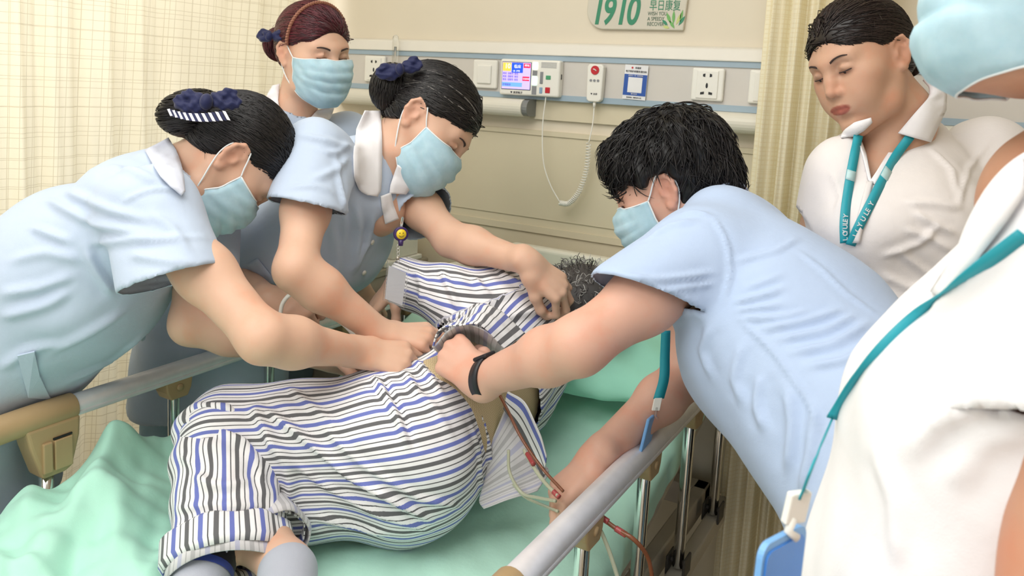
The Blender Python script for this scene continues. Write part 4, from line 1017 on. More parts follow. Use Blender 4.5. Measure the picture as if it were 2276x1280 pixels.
def bow_striped(H, c, par, f, u, size, stripes=True):
    c = np.array(c, float); f = unit(f); u = unit(np.asarray(u, float)-f*(np.asarray(u, float)@f)); r = np.cross(f, u); M = np.stack([r, f, u], 1)
    for sx, sz, sc_ in ((-1, 0.30, 1.0), (1, 0.0, 1.15)):
        S = Sdf(); S.ell(H(*(c+r*sx*size*0.75+u*sz*size)), np.array((0.80, 0.34, 0.50))*size*sc_*H.s, H.R@M, 0.004); S.ell(H(*(c+r*sx*size*1.15+f*size*0.42+u*sz*size)), np.array((0.60, 0.30, 0.20))*size*H.s, H.R@M, 0.004, 's')
        S.ell(H(*(c+r*sx*size*0.9+f*size*0.1+u*(sz+0.45)*size)), np.array((0.40, 0.25, 0.16))*size*H.s, H.R@M, 0.003)
        V, Q = S.mesh(0.0030); V = V+normals(V, Q)*wavy(V, [(r, 90, 0.0012), (u, 70, 0.0010)], 5)[:, None]; obj('bow_loop', V, Q, 'bow_navy', par)
    S = Sdf(); S.ell(H(*(c+f*0.30*size)), np.array((0.30, 0.36, 0.42))*size*H.s, H.R@M, 0.003); V, Q = S.mesh(0.0026); obj('bow_knot', V, Q, 'bow_navy', par)
    if not stripes: return
    n = 19
    for i in range(n):
        a0, a1 = [(-1.1+2.9*(i+k)/n)*size for k in (0, 1)]
        z0 = -0.30*size-0.35*size*math.sin(math.pi*(i+0.5)/n)
        def pt(a, z): return H(*(c+r*a+u*z+f*(0.25*size-0.16*(a/size)**2*size)))
        vv = [pt(a0+0.16*size, z0), pt(a1+0.16*size, z0), pt(a1-0.12*size, z0-0.40*size), pt(a0-0.12*size, z0-0.40*size)]; nn = H.d(*f)*0.0015
        obj('bow_stripe', np.vstack([vv, np.array(vv)+nn]), [[3, 2, 1, 0], [4, 5, 6, 7], [0, 1, 5, 4], [1, 2, 6, 5], [2, 3, 7, 6], [3, 0, 4, 7]], 'bow_navy' if i % 2 else 'bow_white', par, smooth=False)
cloth('collar_pale', (212, 216, 230), 0.02)
# ================================================================ nurse A: bending over the bed from the left, profile, blue bow
pA = thing('person', 'nurse in light blue uniform bending over the left rail, dark bun with striped navy bow', 'person', (-1.62, 0.72, 0))
HA = ear_frame(P(522, 358, 1.50), 1, IM(0.36, 0.88, 0.26), IM(0.82, -0.36, 0.40), 1.05)
nk = P(400, 392, 1.58); shR = P(335, 470, 1.38); shL = P(450, 440, 1.70); hipA = V3(-1.66, 0.74, 0.95)
wrR = P(800, 782, 1.475); elR = joint(shR, wrR, (585, 752), 0.285, 0.235, 1.1, 1.45)
wrL = P(725, 792, 1.60); elL = joint(shL, wrL, (425, 720), 0.28, 0.25, 1.4, 1.75)
S = Sdf(); head_sdf(S, HA, lips=False, eyes='shut'); S.cone(HA(0, -0.022, -0.02), nk, 0.050, 0.054, k=0.03); S.cone(nk, P(340, 470, 1.55), 0.056, 0.08, k=0.03)
v1, q1 = S.mesh(0.0033); t1 = tint_head(v1, HA, lips=False)
S = Sdf(); arm_sdf(S, shR, elR, wrR, (0.048, 0.038, 0.039, 0.026)); hand_sdf(S, wrR, IM(0.93, 0.22, 0.25), IM(0.1, -0.75, -0.65), -1, [(35, 45, 25), (45, 50, 30), (50, 55, 30), (55, 60, 30)], 1.0, 3, (0.35, 0.85, -0.5, 20, 25))
v2, q2 = S.mesh(0.0035)
S = Sdf(); arm_sdf(S, shL, elL, wrL, (0.047, 0.038, 0.038, 0.026)); hand_sdf(S, wrL, IM(0.9, 0.3, -0.1), IM(0.1, -0.6, 0.7), 1, [(45, 50, 30), (50, 55, 30), (55, 60, 30), (60, 60, 30)], 1.0, 3, (0.35, 0.85, -0.5, 20, 25))
v3, q3 = S.mesh(0.0034)
V, Q, T = join([(v1, q1, t1), (v2, q2, ONE(v2)), (v3, q3, ONE(v3))]); obj('body', V, Q, 'skin_fair', pA, attrs={'tint': T}); bodyA = (V, Q)
S = Sdf(); lat = unit(shL-shR)
s1 = P(335, 462, 1.545); s2 = P(180, 608, 1.55); s3 = P(0, 735, 1.60)
S.sec(P(385, 398, 1.56), s1, lat, lat, 0.085, 0.060, 0.165, 0.105, k=0.03)
S.sec(s1, s2, lat, lat, 0.172, 0.110, 0.185, 0.158, k=0.04); S.sec(s2, s3, lat, lat, 0.185, 0.158, 0.205, 0.178, k=0.04)
S.sec(s3, hipA+V3(0.0, 0, -0.02), lat, lat, 0.205, 0.178, 0.215, 0.175, k=0.05)
S.sec(hipA+V3(0.0, 0, 0.0), hipA+V3(-0.01, 0.02, -0.34), lat, lat, 0.215, 0.175, 0.235, 0.185, k=0.05, flat=[(hipA+V3(0, 0, -0.32), (0, 0, -1))])
S.ell(shR, (0.075, 0.075, 0.075), k=0.05); S.ell(shL, (0.07, 0.07, 0.07), k=0.05)
ends = [sleeve(S, shR, P(388, 618, 1.335), 0.080, 0.094, IM(0.30, 0.95, -0.1)), sleeve(S, shL, shL+(elL-shL)*0.62, 0.075, 0.083)]
S.cone(nk, HA(0, -0.03, -0.06), 0.062, 0.060, k=0.006, op='s')
V, Q = S.mesh(0.0056); V, Q = open_ends(V, Q, ends, 0.0056)
V = V+normals(V, Q)*wavy(V, [((1, 0.3, 0.6), 4, 0.0030), ((0.4, 1, -0.6), 6, 0.0025), ((1, -0.5, 1), 11, 0.0012)], 11)[:, None]
V = fold(V, Q, [([(100, 440), (215, 500), (330, 522)], 0.011, 0.011), ([(145, 425), (250, 470), (345, 492)], 0.008, 0.010), ([(190, 542), (300, 532), (455, 528)], 0.008, 0.009),
    ([(188, 548), (215, 602), (252, 655)], 0.012, 0.010), ([(70, 505), (155, 537)], 0.009, 0.009), ([(0, 655), (90, 640), (165, 612)], 0.009, 0.012), ([(0, 705), (100, 680), (160, 645)], 0.010, 0.012),
    ([(180, 362), (300, 378), (385, 425)], 0.008, 0.012), ([(268, 450), (330, 420), (400, 420)], 0.004, 0.006), ([(290, 565), (445, 592)], 0.007, 0.010), ([(100, 790), (200, 740), (280, 690)], 0.010, 0.014),
    ([(150, 850), (250, 800), (350, 720)], 0.008, 0.012), ([(20, 580), (100, 560), (190, 580)], 0.007, 0.012), ([(0, 820), (60, 780), (140, 760)], 0.009, 0.012), ([(255, 640), (380, 622), (490, 590)], 0.004, 0.005), ([(330, 470), (380, 500), (420, 560)], 0.006, 0.010)])
uA = cloth_obj('uniform', V, Q, 'uniform_blue', pA)
bv = bvh(V, Q)
# stand-up collar round the neck
patch_obj('collar', bvh(np.vstack([V, bodyA[0]]), np.vstack([Q, bodyA[1]+len(V)])), [(322, 334), (340, 366), (356, 392), (378, 414), (404, 434)], [(374, 306), (392, 334), (402, 364), (408, 394), (410, 426)], 0.010, 'collar_pale', pA, 24, 6, 0.006)
legs(pA, hipA+lat*0.09+V3(0, 0, -0.1), hipA-lat*0.09+V3(0, 0, -0.1), (-1.60, 0.86, 0), (-1.68, 0.58, 0), 'trousers_blue')
# pocket flap at the hip
pk = [hit(x, y, bv, 0.003) for x, y in ((42, 788), (78, 778), (88, 830), (112, 882), (62, 878))]
if all(k is not None for k in pk):
    pts = np.array([k[0] for k in pk]); nr = np.mean([k[1] for k in pk], 0); obj('pocket_flap', np.vstack([pts, pts+nr*0.004]), [[0, 1, 2, 3, 4][::-1], [5, 6, 7, 8, 9], [0, 1, 6, 5], [1, 2, 7, 6], [2, 3, 8, 7], [3, 4, 9, 8], [4, 0, 5, 9]], 'uniform_blue', pA, smooth=False)
combed_hair(HA, pA, HA.inv(P(432, 252, 1.545)), 0.050, 'hair_black', seed=3, bunshape=((0.052, 0.045, 0.066), (-18, 0, 0)), front=0.080)
surgical_mask(HA, pA)
bow_striped(HA, HA.inv(P(462, 232, 1.47)), pA, HA.R.T@IM(0.1, -0.35, -1), HA.R.T@IM(0.1, -1, 0), 0.036)
# ================================================================ nurse C: middle, leaning over the patient, white rounded collar
pC = thing('person', 'nurse with white rounded collar leaning across the patient, black bun, in the middle', 'person', (-1.60, 1.32, 0))
HC = ear_frame(P(926, 256, 1.76), 1, IM(0.67, 0.71, -0.16), IM(0.76, -0.64, 0.05), 1.10)
nk = P(838, 345, 1.83); shR = P(700, 352, 1.665); shL = P(880, 405, 1.95); hip = V3(-1.58, 1.33, 0.96)
wrR = P(850, 742, 1.555); elR = joint(shR, wrR, (657, 600), 0.275, 0.235, 1.3, 1.75)
wrL = P(1176, 584, 1.655); elL = joint(shL, wrL, (1003, 532), 0.28, 0.245, 1.6, 2.05)
S = Sdf(); head_sdf(S, HC, lips=False); S.cone(HC(0, -0.022, -0.02), nk, 0.049, 0.053, k=0.03); S.cone(nk, P(835, 460, 1.84), 0.056, 0.07, k=0.03)
v1, q1 = S.mesh(0.0033); t1 = tint_head(v1, HC, lips=False, blush=(1.0, 0.85, 0.82))
S = Sdf(); arm_sdf(S, shR, elR, wrR, (0.045, 0.037, 0.038, 0.0255)); hand_sdf(S, wrR, IM(0.94, 0.10, 0.18), IM(0.05, -0.90, -0.42), -1, [(30, 75, 40), (38, 78, 40), (45, 80, 40), (50, 80, 40)], 1.03, 2, (0.25, 0.85, -0.6, 25, 30))
v2, q2 = S.mesh(0.0035)
S = Sdf(); arm_sdf(S, shL, elL, wrL, (0.045, 0.037, 0.038, 0.0255)); hand_sdf(S, wrL, IM(0.72, 0.62, 0.10), IM(0.45, -0.55, -0.70), 1, [(48, 62, 35), (40, 50, 28), (34, 40, 22), (28, 34, 20)], 1.03, 7, (0.40, 0.85, -0.42, 18, 30))
v3, q3 = S.mesh(0.0035)
V, Q, T = join([(v1, q1, t1), (v2, q2, ONE(v2)), (v3, q3, ONE(v3))]); obj('body', V, Q, 'skin_fair', pC, attrs={'tint': T}); bodyC = (V, Q)
S = Sdf(); lat = unit(shL-shR); s1 = P(790, 415, 1.83); s2 = P(712, 540, 1.88)
S.sec(P(830, 352, 1.83), s1, lat, lat, 0.085, 0.055, 0.165, 0.095, k=0.03)
S.sec(s1, s2, lat, lat, 0.170, 0.102, 0.170, 0.128, k=0.04); S.sec(s2, hip, lat, lat, 0.170, 0.128, 0.190, 0.150, k=0.05)
S.sec(hip, hip+V3(-0.02, 0.0, -0.30), lat, lat, 0.19, 0.150, 0.215, 0.165, k=0.05, flat=[(hip+V3(0, 0, -0.28), (0, 0, -1))])
S.ell(shR, (0.070, 0.070, 0.070), k=0.05); S.ell(shL, (0.066, 0.066, 0.066), k=0.05)
ends = [sleeve(S, shR, shR+(elR-shR)*0.46, 0.076, 0.080, IM(-0.20, 0.97, -0.15)), sleeve(S, shL, shL+(elL-shL)*0.56, 0.072, 0.072)]
S.cone(nk, HC(0, -0.03, -0.06), 0.060, 0.058, k=0.006, op='s'); S.cone(P(858, 345, 1.72), P(862, 425, 1.74), 0.042, 0.012, k=0.01, op='s')
V, Q = S.mesh(0.0056); V, Q = open_ends(V, Q, ends, 0.0056)
V = V+normals(V, Q)*wavy(V, [((1, 0.3, 0.6), 5, 0.0025), ((0.4, 1, -0.6), 7, 0.002), ((1, -0.5, 1), 12, 0.001)], 21)[:, None]
V = fold(V, Q, [([(745, 330), (755, 400), (770, 480)], 0.007, 0.009), ([(660, 300), (720, 310), (785, 330)], 0.007, 0.010), ([(690, 400), (745, 380), (775, 350)], 0.007, 0.010), ([(640, 420), (700, 410), (740, 430)], 0.006, 0.009),
    ([(700, 330), (745, 345), (775, 320)], 0.006, 0.008), ([(790, 450), (800, 520), (790, 600)], 0.010, 0.012), ([(740, 500), (750, 580), (740, 640)], 0.011, 0.014), ([(830, 480), (820, 540), (790, 600)], 0.009, 0.010),
    ([(760, 430), (770, 500), (765, 570)], 0.007, 0.010), ([(920, 430), (945, 450), (960, 458)], 0.005, 0.008), ([(610, 450), (660, 465), (716, 484)], 0.003, 0.004), ([(700, 640), (730, 690), (760, 720)], 0.008, 0.012)])
cloth_obj('uniform', V, Q, 'uniform_blue', pC)
n0 = len(V); bvC = bvh(np.vstack([V, bodyC[0]]), np.vstack([Q, bodyC[1]+n0]))
patch_obj('collar', bvC, [(812, 246), (792, 288), (786, 345), (788, 398), (799, 424), (816, 433)], [(846, 246), (849, 300), (849, 350), (848, 398), (846, 424), (838, 437)], 0.008, 'cloth_white', pC, 28, 7, 0.006)
patch_obj('collar', bvC, [(884, 366), (874, 392), (868, 412), (866, 430)], [(897, 376), (912, 396), (916, 414), (902, 432)], 0.006, 'cloth_white', pC, 18, 5, 0.004)
patch_obj('lapel', bvC, [(846, 436), (849, 462), (856, 498)], [(868, 428), (874, 455), (886, 486)], 0.004, 'cloth_white', pC, 16, 4, 0.002)
for bx_, by_ in ((826, 538), (808, 606), (690, 694)):
    hh = hit(bx_, by_, bvC, 0.001)
    if hh: vv, ff = tube([hh[0], hh[0]+hh[1]*0.003], [0.0065, 0.0055], 14); obj('button', vv, ff, 'plastic_white', pC)
pk_ = patch_obj('pocket_band', bvC, [(548, 588), (570, 615), (592, 640)], [(572, 574), (594, 602), (615, 628)], 0.004, 'uniform_blue', pC, 12, 4)
eyes(HC, pC); surgical_mask(HC, pC)
combed_hair(HC, pC, HC.inv(P(868, 194, 1.82)), 0.046, 'hair_black_grey', seed=6, bunshape=((0.044, 0.042, 0.052), (35, 0, 0)), front=0.088, off=0.011)
bow_striped(HC, HC.inv(P(890, 158, 1.765)), pC, HC.R.T@IM(0.0, -0.3, -1), HC.R.T@IM(-0.1, -1, 0), 0.030, False)
legs(pC, hip+lat*0.09+V3(0, 0, -0.1), hip-lat*0.09+V3(0, 0, -0.1), (-1.62, 1.46, 0), (-1.62, 1.20, 0), 'trousers_blue')
# badge reel and card hanging from her collar
plain('reel_purple', (56, 34, 92), 0.35); plain('reel_yellow', (238, 206, 46), 0.4); plain('badge_white', (214, 218, 226), 0.35)
br = thing('badge_reel', 'purple badge reel with yellow smiling disc and a clear card holder, hanging from the uniform', 'badge', P(890, 520, 1.635))
def qd(c, r, d, th): 
    c = P(c[0], c[1], d); ax = unit(IM(0.35, 0.05, -1)); t, N_, B_ = ax, unit(np.cross(ax, UP)), None; B_ = np.cross(ax, N_)
    return c, ax, N_, B_
c, ax, N_, B_ = qd((891, 520), 0, 1.635, 0)
vv, ff = tube([c-ax*0.005, c+ax*0.004, c+ax*0.005], [0.0150, 0.0150, 0.0135], 26); obj('reel_case', vv, ff, 'reel_purple', br)
vv, ff = tube([c+ax*0.0045, c+ax*0.0062], [0.0105, 0.0100], 24); yo = obj('reel_face', vv, ff, 'reel_yellow', br)
for s_ in (-1, 1):
    e = c+N_*s_*0.0034+UP*0.0025+ax*0.0063; vv, ff = tube([e, e+ax*0.0005], 0.0011, 8); obj('printed_eye', vv, ff, 'ink_dark', yo)
vv, ff = tube([c+N_*math.cos(a)*0.0055+UP*math.sin(a)*0.0055+ax*0.0064 for a in np.linspace(3.6, 5.8, 9)], 0.0005, 6); obj('printed_smile', vv, ff, 'ink_dark', yo)
vv, ff = tube([c-UP*0.012, c-UP*0.024], [0.006, 0.0045], 10); obj('reel_neck', vv, ff, 'reel_purple', br)
vv, ff = tube([P(895, 484, 1.66), P(893, 496, 1.645), c+UP*0.012], 0.0028, 8); obj('clip_strap', vv, ff, 'clear_plastic', br)
ch = MB()
for k in range(5): q = P(885, 548+k*8, 1.635); ch.tube([q+N_*0.0025*math.cos(a)+UP*0.0042*math.sin(a) for a in np.linspace(0, 6.283, 10, endpoint=False)], 0.0007, 5, closed=True)
ch.build('link_chain', 'chrome', br, smooth=True)
vv, ff = tube([P(884, 570, 1.635), P(884, 578, 1.635)], 0.0038, 10); obj('snap_stud', vv, ff, 'steel_brushed', br)
q0, q1 = P(864, 590, 1.615), P(902, 606, 1.64); dn = -unit(UP+0.12*RIGHT)*0.067; nrm = unit(np.cross(q1-q0, dn))*0.002
if nrm@FWD > 0: nrm = -nrm
pts = np.array([q0, q1, q1+dn, q0+dn]); obj('card', np.vstack([pts, pts+nrm]), [[3, 2, 1, 0], [4, 5, 6, 7], [0, 1, 5, 4], [1, 2, 6, 5], [2, 3, 7, 6], [3, 0, 4, 7]], 'badge_white', br, smooth=False)
mid = pts.mean(0); pts2 = mid+(pts-mid)*1.22+nrm*0.9+UP*0.003; obj('card_sleeve', np.vstack([pts2, pts2+nrm*0.6]), [[3, 2, 1, 0], [4, 5, 6, 7], [0, 1, 5, 4], [1, 2, 6, 5], [2, 3, 7, 6], [3, 0, 4, 7]], 'clear_plastic', br, smooth=False)
# ================================================================ nurse B: standing at the back, reddish hair with a headband
pB = thing('person', 'nurse standing at the back with reddish hair, brown headband and blue mask', 'person', (-1.78, 1.62, 0))
HB = ear_frame(P(633, 120, 2.02), 1, IM(0.70, 0.30, -0.62), IM(0.10, -0.97, -0.22), 1.0)
nk = P(652, 262, 2.13); shR = P(560, 300, 2.02); shL = P(775, 312, 2.22); hip = V3(-1.76, 1.62, 0.95)
wrR = P(600, 668, 1.655); elR = joint(shR, wrR, (492, 600), 0.30, 0.255, 1.5, 2.1)
wrL = P(790, 632, 2.02); elL = joint(shL, wrL, (800, 520), 0.27, 0.24, 1.9, 2.4)
S = Sdf(); head_sdf(S, HB, lips=False); S.cone(HB(0, -0.022, -0.02), nk, 0.049, 0.052, k=0.03); S.cone(nk, P(660, 345, 2.13), 0.056, 0.075, k=0.03)
v1, q1 = S.mesh(0.0036); t1 = tint_head(v1, HB, lips=False)
S = Sdf(); arm_sdf(S, shR, elR, wrR, (0.050, 0.042, 0.042, 0.027)); hand_sdf(S, wrR, IM(0.93, 0.20, 0.0), IM(0.2, -0.6, -0.75), -1, [(65, 80, 45), (70, 85, 45), (72, 85, 45), (75, 85, 45)], 1.0, 2, (0.3, 0.8, -0.7, 25, 35))
v2, q2 = S.mesh(0.0034)
S = Sdf(); arm_sdf(S, shL, elL, wrL, (0.050, 0.042, 0.042, 0.027)); hand_sdf(S, wrL, IM(0.5, 0.8, -0.1), IM(0.3, -0.4, -0.8), 1, [(30, 40, 20)]*4)
v3, q3 = S.mesh(0.0050)
V, Q, T = join([(v1, q1, t1), (v2, q2, ONE(v2)), (v3, q3, ONE(v3))]); obj('body', V, Q, 'skin_fair', pB, attrs={'tint': T}); bodyB = (V, Q)
S = Sdf(); lat = unit(shL-shR); s1 = P(662, 345, 2.13); s2 = P(640, 500, 2.16)
S.sec(P(655, 275, 2.13), s1, lat, lat, 0.085, 0.060, 0.165, 0.095, k=0.03)
S.sec(s1, s2, lat, lat, 0.165, 0.100, 0.165, 0.120, k=0.04); S.sec(s2, hip, lat, lat, 0.165, 0.120, 0.190, 0.140, k=0.05)
S.sec(hip, hip+V3(0, 0, -0.30), lat, lat, 0.19, 0.140, 0.215, 0.165, k=0.05, flat=[(hip+V3(0, 0, -0.28), (0, 0, -1))])
S.ell(shR, (0.068, 0.068, 0.068), k=0.05); S.ell(shL, (0.066, 0.066, 0.066), k=0.05)
ends = [sleeve(S, shR, shR+(elR-shR)*0.60, 0.072, 0.078), sleeve(S, shL, shL+(elL-shL)*0.60, 0.070, 0.072)]
S.cone(nk, HB(0, -0.03, -0.06), 0.060, 0.058, k=0.006, op='s'); S.cone(P(665, 255, 2.03), P(660, 330, 2.04), 0.040, 0.012, k=0.01, op='s')
V, Q = S.mesh(0.0068); V, Q = open_ends(V, Q, ends, 0.0068)
V = V+normals(V, Q)*wavy(V, [((1, 0.3, 0.6), 5, 0.003), ((0.4, 1, -0.6), 7, 0.0025)], 31)[:, None]
cloth_obj('uniform', V, Q, 'uniform_blue', pB)
n0 = len(V); bvB = bvh(np.vstack([V, bodyB[0]]), np.vstack([Q, bodyB[1]+n0]))
patch_obj('collar', bvB, [(606, 190), (585, 225), (576, 256), (588, 285)], [(622, 186), (618, 222), (624, 256), (648, 292)], 0.008, 'cloth_white', pB, 20, 6, 0.006)
patch_obj('collar', bvB, [(706, 244), (690, 262), (668, 290)], [(742, 240), (735, 262), (700, 300)], 0.008, 'cloth_white', pB, 14, 5, 0.004)
eyes(HB, pB); surgical_mask(HB, pB)
hb_ = combed_hair(HB, pB, (0.025, -0.118, 0.004), 0.042, 'hair_red', seed=8, bunshape=((0.046, 0.040, 0.046), (0, 0, 0)), front=0.100, off=0.012)
bow_striped(HB, HB.inv(P(603, 84, 2.03)), pB, HB.R.T@IM(-0.4, -0.2, -1), HB.R.T@IM(0.3, -1, 0), 0.028, False)
# headband: arch over the hair with small beads
arc = [on_cap((math.sin(a)*0.08, 0.012, math.cos(a)*0.09+0.03), 0.0145) for a in np.linspace(-1.62, 1.62, 40)]
vv, ff = tube([HB(*q) for q in arc], 0.0042, 8); hbd = obj('headband', vv, ff, 'band_brown', pB)
bd = MB()
for q in [on_cap((math.sin(a)*0.08, 0.012, math.cos(a)*0.09+0.03), 0.0175) for a in np.linspace(-1.55, 1.55, 46)]:
    c = HB(*q); bd.tube([c-HB.d(0, 1, 0)*0.004, c-HB.d(0, 1, 0)*0.0015, c+HB.d(0, 1, 0)*0.0015, c+HB.d(0, 1, 0)*0.004], [0.001, 0.0028, 0.0028, 0.001], 7)
bdo = bd.build('band_beads', 'band_brown', hbd, smooth=True); bdo['kind'] = 'stuff'
legs(pB, hip+lat*0.09+V3(0, 0, -0.1), hip-lat*0.09+V3(0, 0, -0.1), (-1.74, 1.76, 0), (-1.80, 1.54, 0), 'trousers_blue')
# white ring of tubing in her hand
tb_ = MB(); tb_.tube(bez([P(800, 762, 1.60), P(765, 722, 1.60), P(715, 690, 1.61), P(668, 650, 1.60), P(645, 655, 1.595), P(628, 675, 1.595), P(622, 705, 1.60)], 50), 0.0042, 10)
tag(tb_.build('white_tube', 'plastic_white', smooth=True), 'thin white looped tube held by the nurse at the back', 'tube')
# ================================================================ person E: right of the bed, bending, short black hair, watch
pE = thing('person', 'person with short black hair and light blue shirt bending over the right rail', 'person', (-0.02, 1.18, 0))
HE = ear_frame(P(1472, 430, 1.47), -1, IM(-0.84, 0.42, 0.36), IM(-0.40, -0.92, 0.05), 1.03)
nk = P(1592, 485, 1.50); shL = P(1560, 575, 1.335); shR = P(1545, 560, 1.64); hip = V3(0.02, 1.16, 0.93)
wrL = P(1066, 845, 1.395); elL = joint(shL, wrL, (1285, 768), 0.285, 0.245, 1.05, 1.45)
wrR = P(1320, 1020, 1.41); elR = joint(shR, wrR, (1522, 838), 0.27, 0.27, 1.5, 1.75)
S = Sdf(); head_sdf(S, HE, lips=False, eyes='down'); S.cone(HE(0, -0.022, -0.02), nk, 0.053, 0.058, k=0.03); S.cone(nk, P(1620, 500, 1.5), 0.058, 0.07, k=0.03)
v1, q1 = S.mesh(0.0033); t1 = tint_head(v1, HE, lips=False, blush=(1, 0.84, 0.82))
S = Sdf(); arm_sdf(S, shL, elL, wrL, (0.055, 0.043, 0.042, 0.029)); hand_sdf(S, wrL, IM(-0.66, -0.42, 0.62), IM(-0.45, -0.62, -0.65), 1, [(62, 75, 40), (68, 78, 40), (72, 80, 40), (74, 80, 40)], 1.05, 2, (0.45, 0.75, -0.6, 25, 35))
v2, q2 = S.mesh(0.0035)
S = Sdf(); arm_sdf(S, shR, elR, wrR, (0.052, 0.041, 0.041, 0.028)); hand_sdf(S, wrR, IM(-0.72, 0.66, -0.16), IM(-0.50, -0.80, -0.25), -1, [(38, 62, 40), (46, 72, 42), (50, 76, 42), (52, 78, 42)], 1.05, 2, (0.20, 0.95, -0.35, 10, 25))
v3, q3 = S.mesh(0.0035)
V, Q, T = join([(v1, q1, t1), (v2, q2, ONE(v2)), (v3, q3, ONE(v3))]); obj('body', V, Q, 'skin_rosy', pE, attrs={'tint': T}); bodyE = (V, Q)
S = Sdf(); lat = unit(shR-shL); s1 = P(1645, 582, 1.475); s2 = P(1742, 752, 1.34)
S.sec(P(1602, 505, 1.49), s1, lat, lat, 0.09, 0.062, 0.172, 0.105, k=0.03)
S.sec(s1, s2, lat, lat, 0.178, 0.110, 0.180, 0.165, k=0.04); S.sec(s2, hip, lat, lat, 0.180, 0.165, 0.195, 0.165, k=0.05)
S.sec(hip, hip+V3(0, 0.0, -0.22), lat, lat, 0.195, 0.165, 0.215, 0.175, k=0.05, flat=[(hip+V3(0, 0, -0.20), (0, 0, -1))])
S.ell(shL, (0.078, 0.078, 0.078), k=0.05); S.ell(shR, (0.072, 0.072, 0.072), k=0.05)
ends = [sleeve(S, shL, shL+(elL-shL)*0.46, 0.082, 0.086, IM(-0.34, 0.90, -0.25)), sleeve(S, shR, shR+(elR-shR)*0.58, 0.080, 0.085)]
S.cone(nk, HE(0, -0.03, -0.06), 0.064, 0.062, k=0.006, op='s')
V, Q = S.mesh(0.0056); V, Q = open_ends(V, Q, ends, 0.0056)
V = V+normals(V, Q)*wavy(V, [((1, 0.3, 0.6), 4, 0.0025), ((0.4, 1, -0.6), 6, 0.002), ((1, -0.5, 1), 11, 0.001)], 41)[:, None]
V = fold(V, Q, [([(1635, 580), (1720, 560), (1775, 530)], 0.006, 0.007), ([(1630, 672), (1700, 655), (1745, 640)], 0.007, 0.006), ([(1635, 690), (1740, 676)], 0.006, 0.006), ([(1645, 706), (1740, 705), (1800, 690)], 0.007, 0.006),
    ([(1690, 732), (1790, 712), (1875, 688)], 0.008, 0.007), ([(1725, 755), (1830, 735), (1900, 700)], 0.008, 0.007), ([(1750, 785), (1850, 765), (1935, 715)], 0.008, 0.008), ([(1790, 815), (1880, 800), (1950, 755)], 0.008, 0.008), ([(1660, 640), (1740, 610)], 0.005, 0.006),
    ([(1770, 555), (1830, 600), (1880, 650), (1950, 700)], 0.004, 0.006), ([(1585, 480), (1618, 540), (1624, 610), (1608, 680)], 0.005, 0.005), ([(1640, 705), (1720, 780), (1790, 880), (1840, 980)], 0.005, 0.006),
    ([(1380, 612), (1470, 622), (1590, 606)], 0.007, 0.007), ([(1370, 626), (1480, 645), (1590, 630)], 0.006, 0.006), ([(1440, 530), (1490, 500), (1545, 490)], 0.007, 0.010), ([(1480, 480), (1540, 470), (1580, 480)], 0.006, 0.008), ([(1352, 632), (1450, 660), (1545, 690)], 0.003, 0.004),
    ([(1690, 830), (1680, 900), (1700, 960)], 0.009, 0.012), ([(1750, 860), (1760, 950), (1750, 1050)], 0.010, 0.012), ([(1580, 720), (1560, 780), (1580, 840)], 0.008, 0.012), ([(1650, 760), (1630, 840), (1650, 900)], 0.007, 0.012), ([(1810, 900), (1800, 1000), (1780, 1100)], 0.009, 0.012)])
cloth_obj('shirt', V, Q, 'shirt_blue', pE); bvE = bvh(V, Q)
axE = unit(HE(0, -0.03, -0.05)-nk)
collar_strip(ring(nk+axE*0.032, axE, 0.064, 0.066, 0.45, 5.83, HE.d(0, 1, 0)), ring(nk-axE*0.012, axE, 0.078, 0.082, 0.45, 5.83, HE.d(0, 1, 0)), 'shirt_blue', pE)
eyes(HE, pE); surgical_mask(HE, pE)
# tousled short hair: volume and many tapering locks
def vol(S, H):
    S.ell(H(0, -0.030, 0.052), np.array((0.090, 0.106, 0.089))*H.s, H.R, 0.02); S.ell(H(0, 0.035, 0.085), np.array((0.074, 0.062, 0.045))*H.s, H.R, 0.02); S.ell(H(0, -0.075, -0.005), np.array((0.074, 0.060, 0.062))*H.s, H.R, 0.02)
S = hair_cap_sdf(HE, 0.016, 0.076, vol)
for x_ in (-1, 1): S.ell(HE(x_*0.098, -0.010, -0.008), np.array((0.034, 0.036, 0.046))*HE.s, HE.R, 0.008, 's')
V, Q = S.mesh(0.004, smooth=1); N_ = normals(V, Q); V = V+N_*wavy(V, [((1, 0.2, 0.4), 28, 0.0025), ((0.2, 1, 0.5), 22, 0.003), ((0.3, -1, 1), 40, 0.0015)], 3)[:, None]
capE = obj('hair', V, Q, 'hair_black', pE, attrs={'hv': np.full(len(V), 0.1)})
X = HE.inv(V); Nl = N_@HE.R; rg = np.random.default_rng(5); paths = []
up_ok = np.where((X[:, 2] > -0.075) & ~((np.abs(X[:, 0]) > 0.055) & (X[:, 2] < 0.045) & (np.abs(X[:, 1]+0.005) < 0.042)))[0]
for k in range(3200):
    i = up_ok[rg.integers(len(up_ok))]; p = X[i]; n_ = Nl[i]
    crown = np.array((0, -0.055, 0.125)); d = p-crown; d = unit(d-n_*(d@n_)); d = unit(d+0.55*rg.normal(0, 1, 3)*np.array((1, 1, 0.6))+np.array((0, 0.25, -0.25))); d = unit(d-n_*(d@n_)*0.9); L = rg.uniform(0.018, 0.040); lf = rg.uniform(0.002, 0.008)
    paths.append([p-n_*0.001-d*L*0.4, p+n_*lf*0.6, p+n_*lf+d*L*0.5, p+n_*(lf*0.7-0.002)+d*L])
locks(HE, paths, 0.0011, 'hair_black', 'hair_locks', capE, 5, 8, 3, taper=0.15)['kind'] = 'stuff'
legs(pE, hip+lat*0.09+V3(0, 0, -0.1), hip-lat*0.09+V3(0, 0, -0.1), (0.0, 1.28, 0), (0.04, 1.05, 0), 'trousers_blue', fdir=(-1, 0, 0))
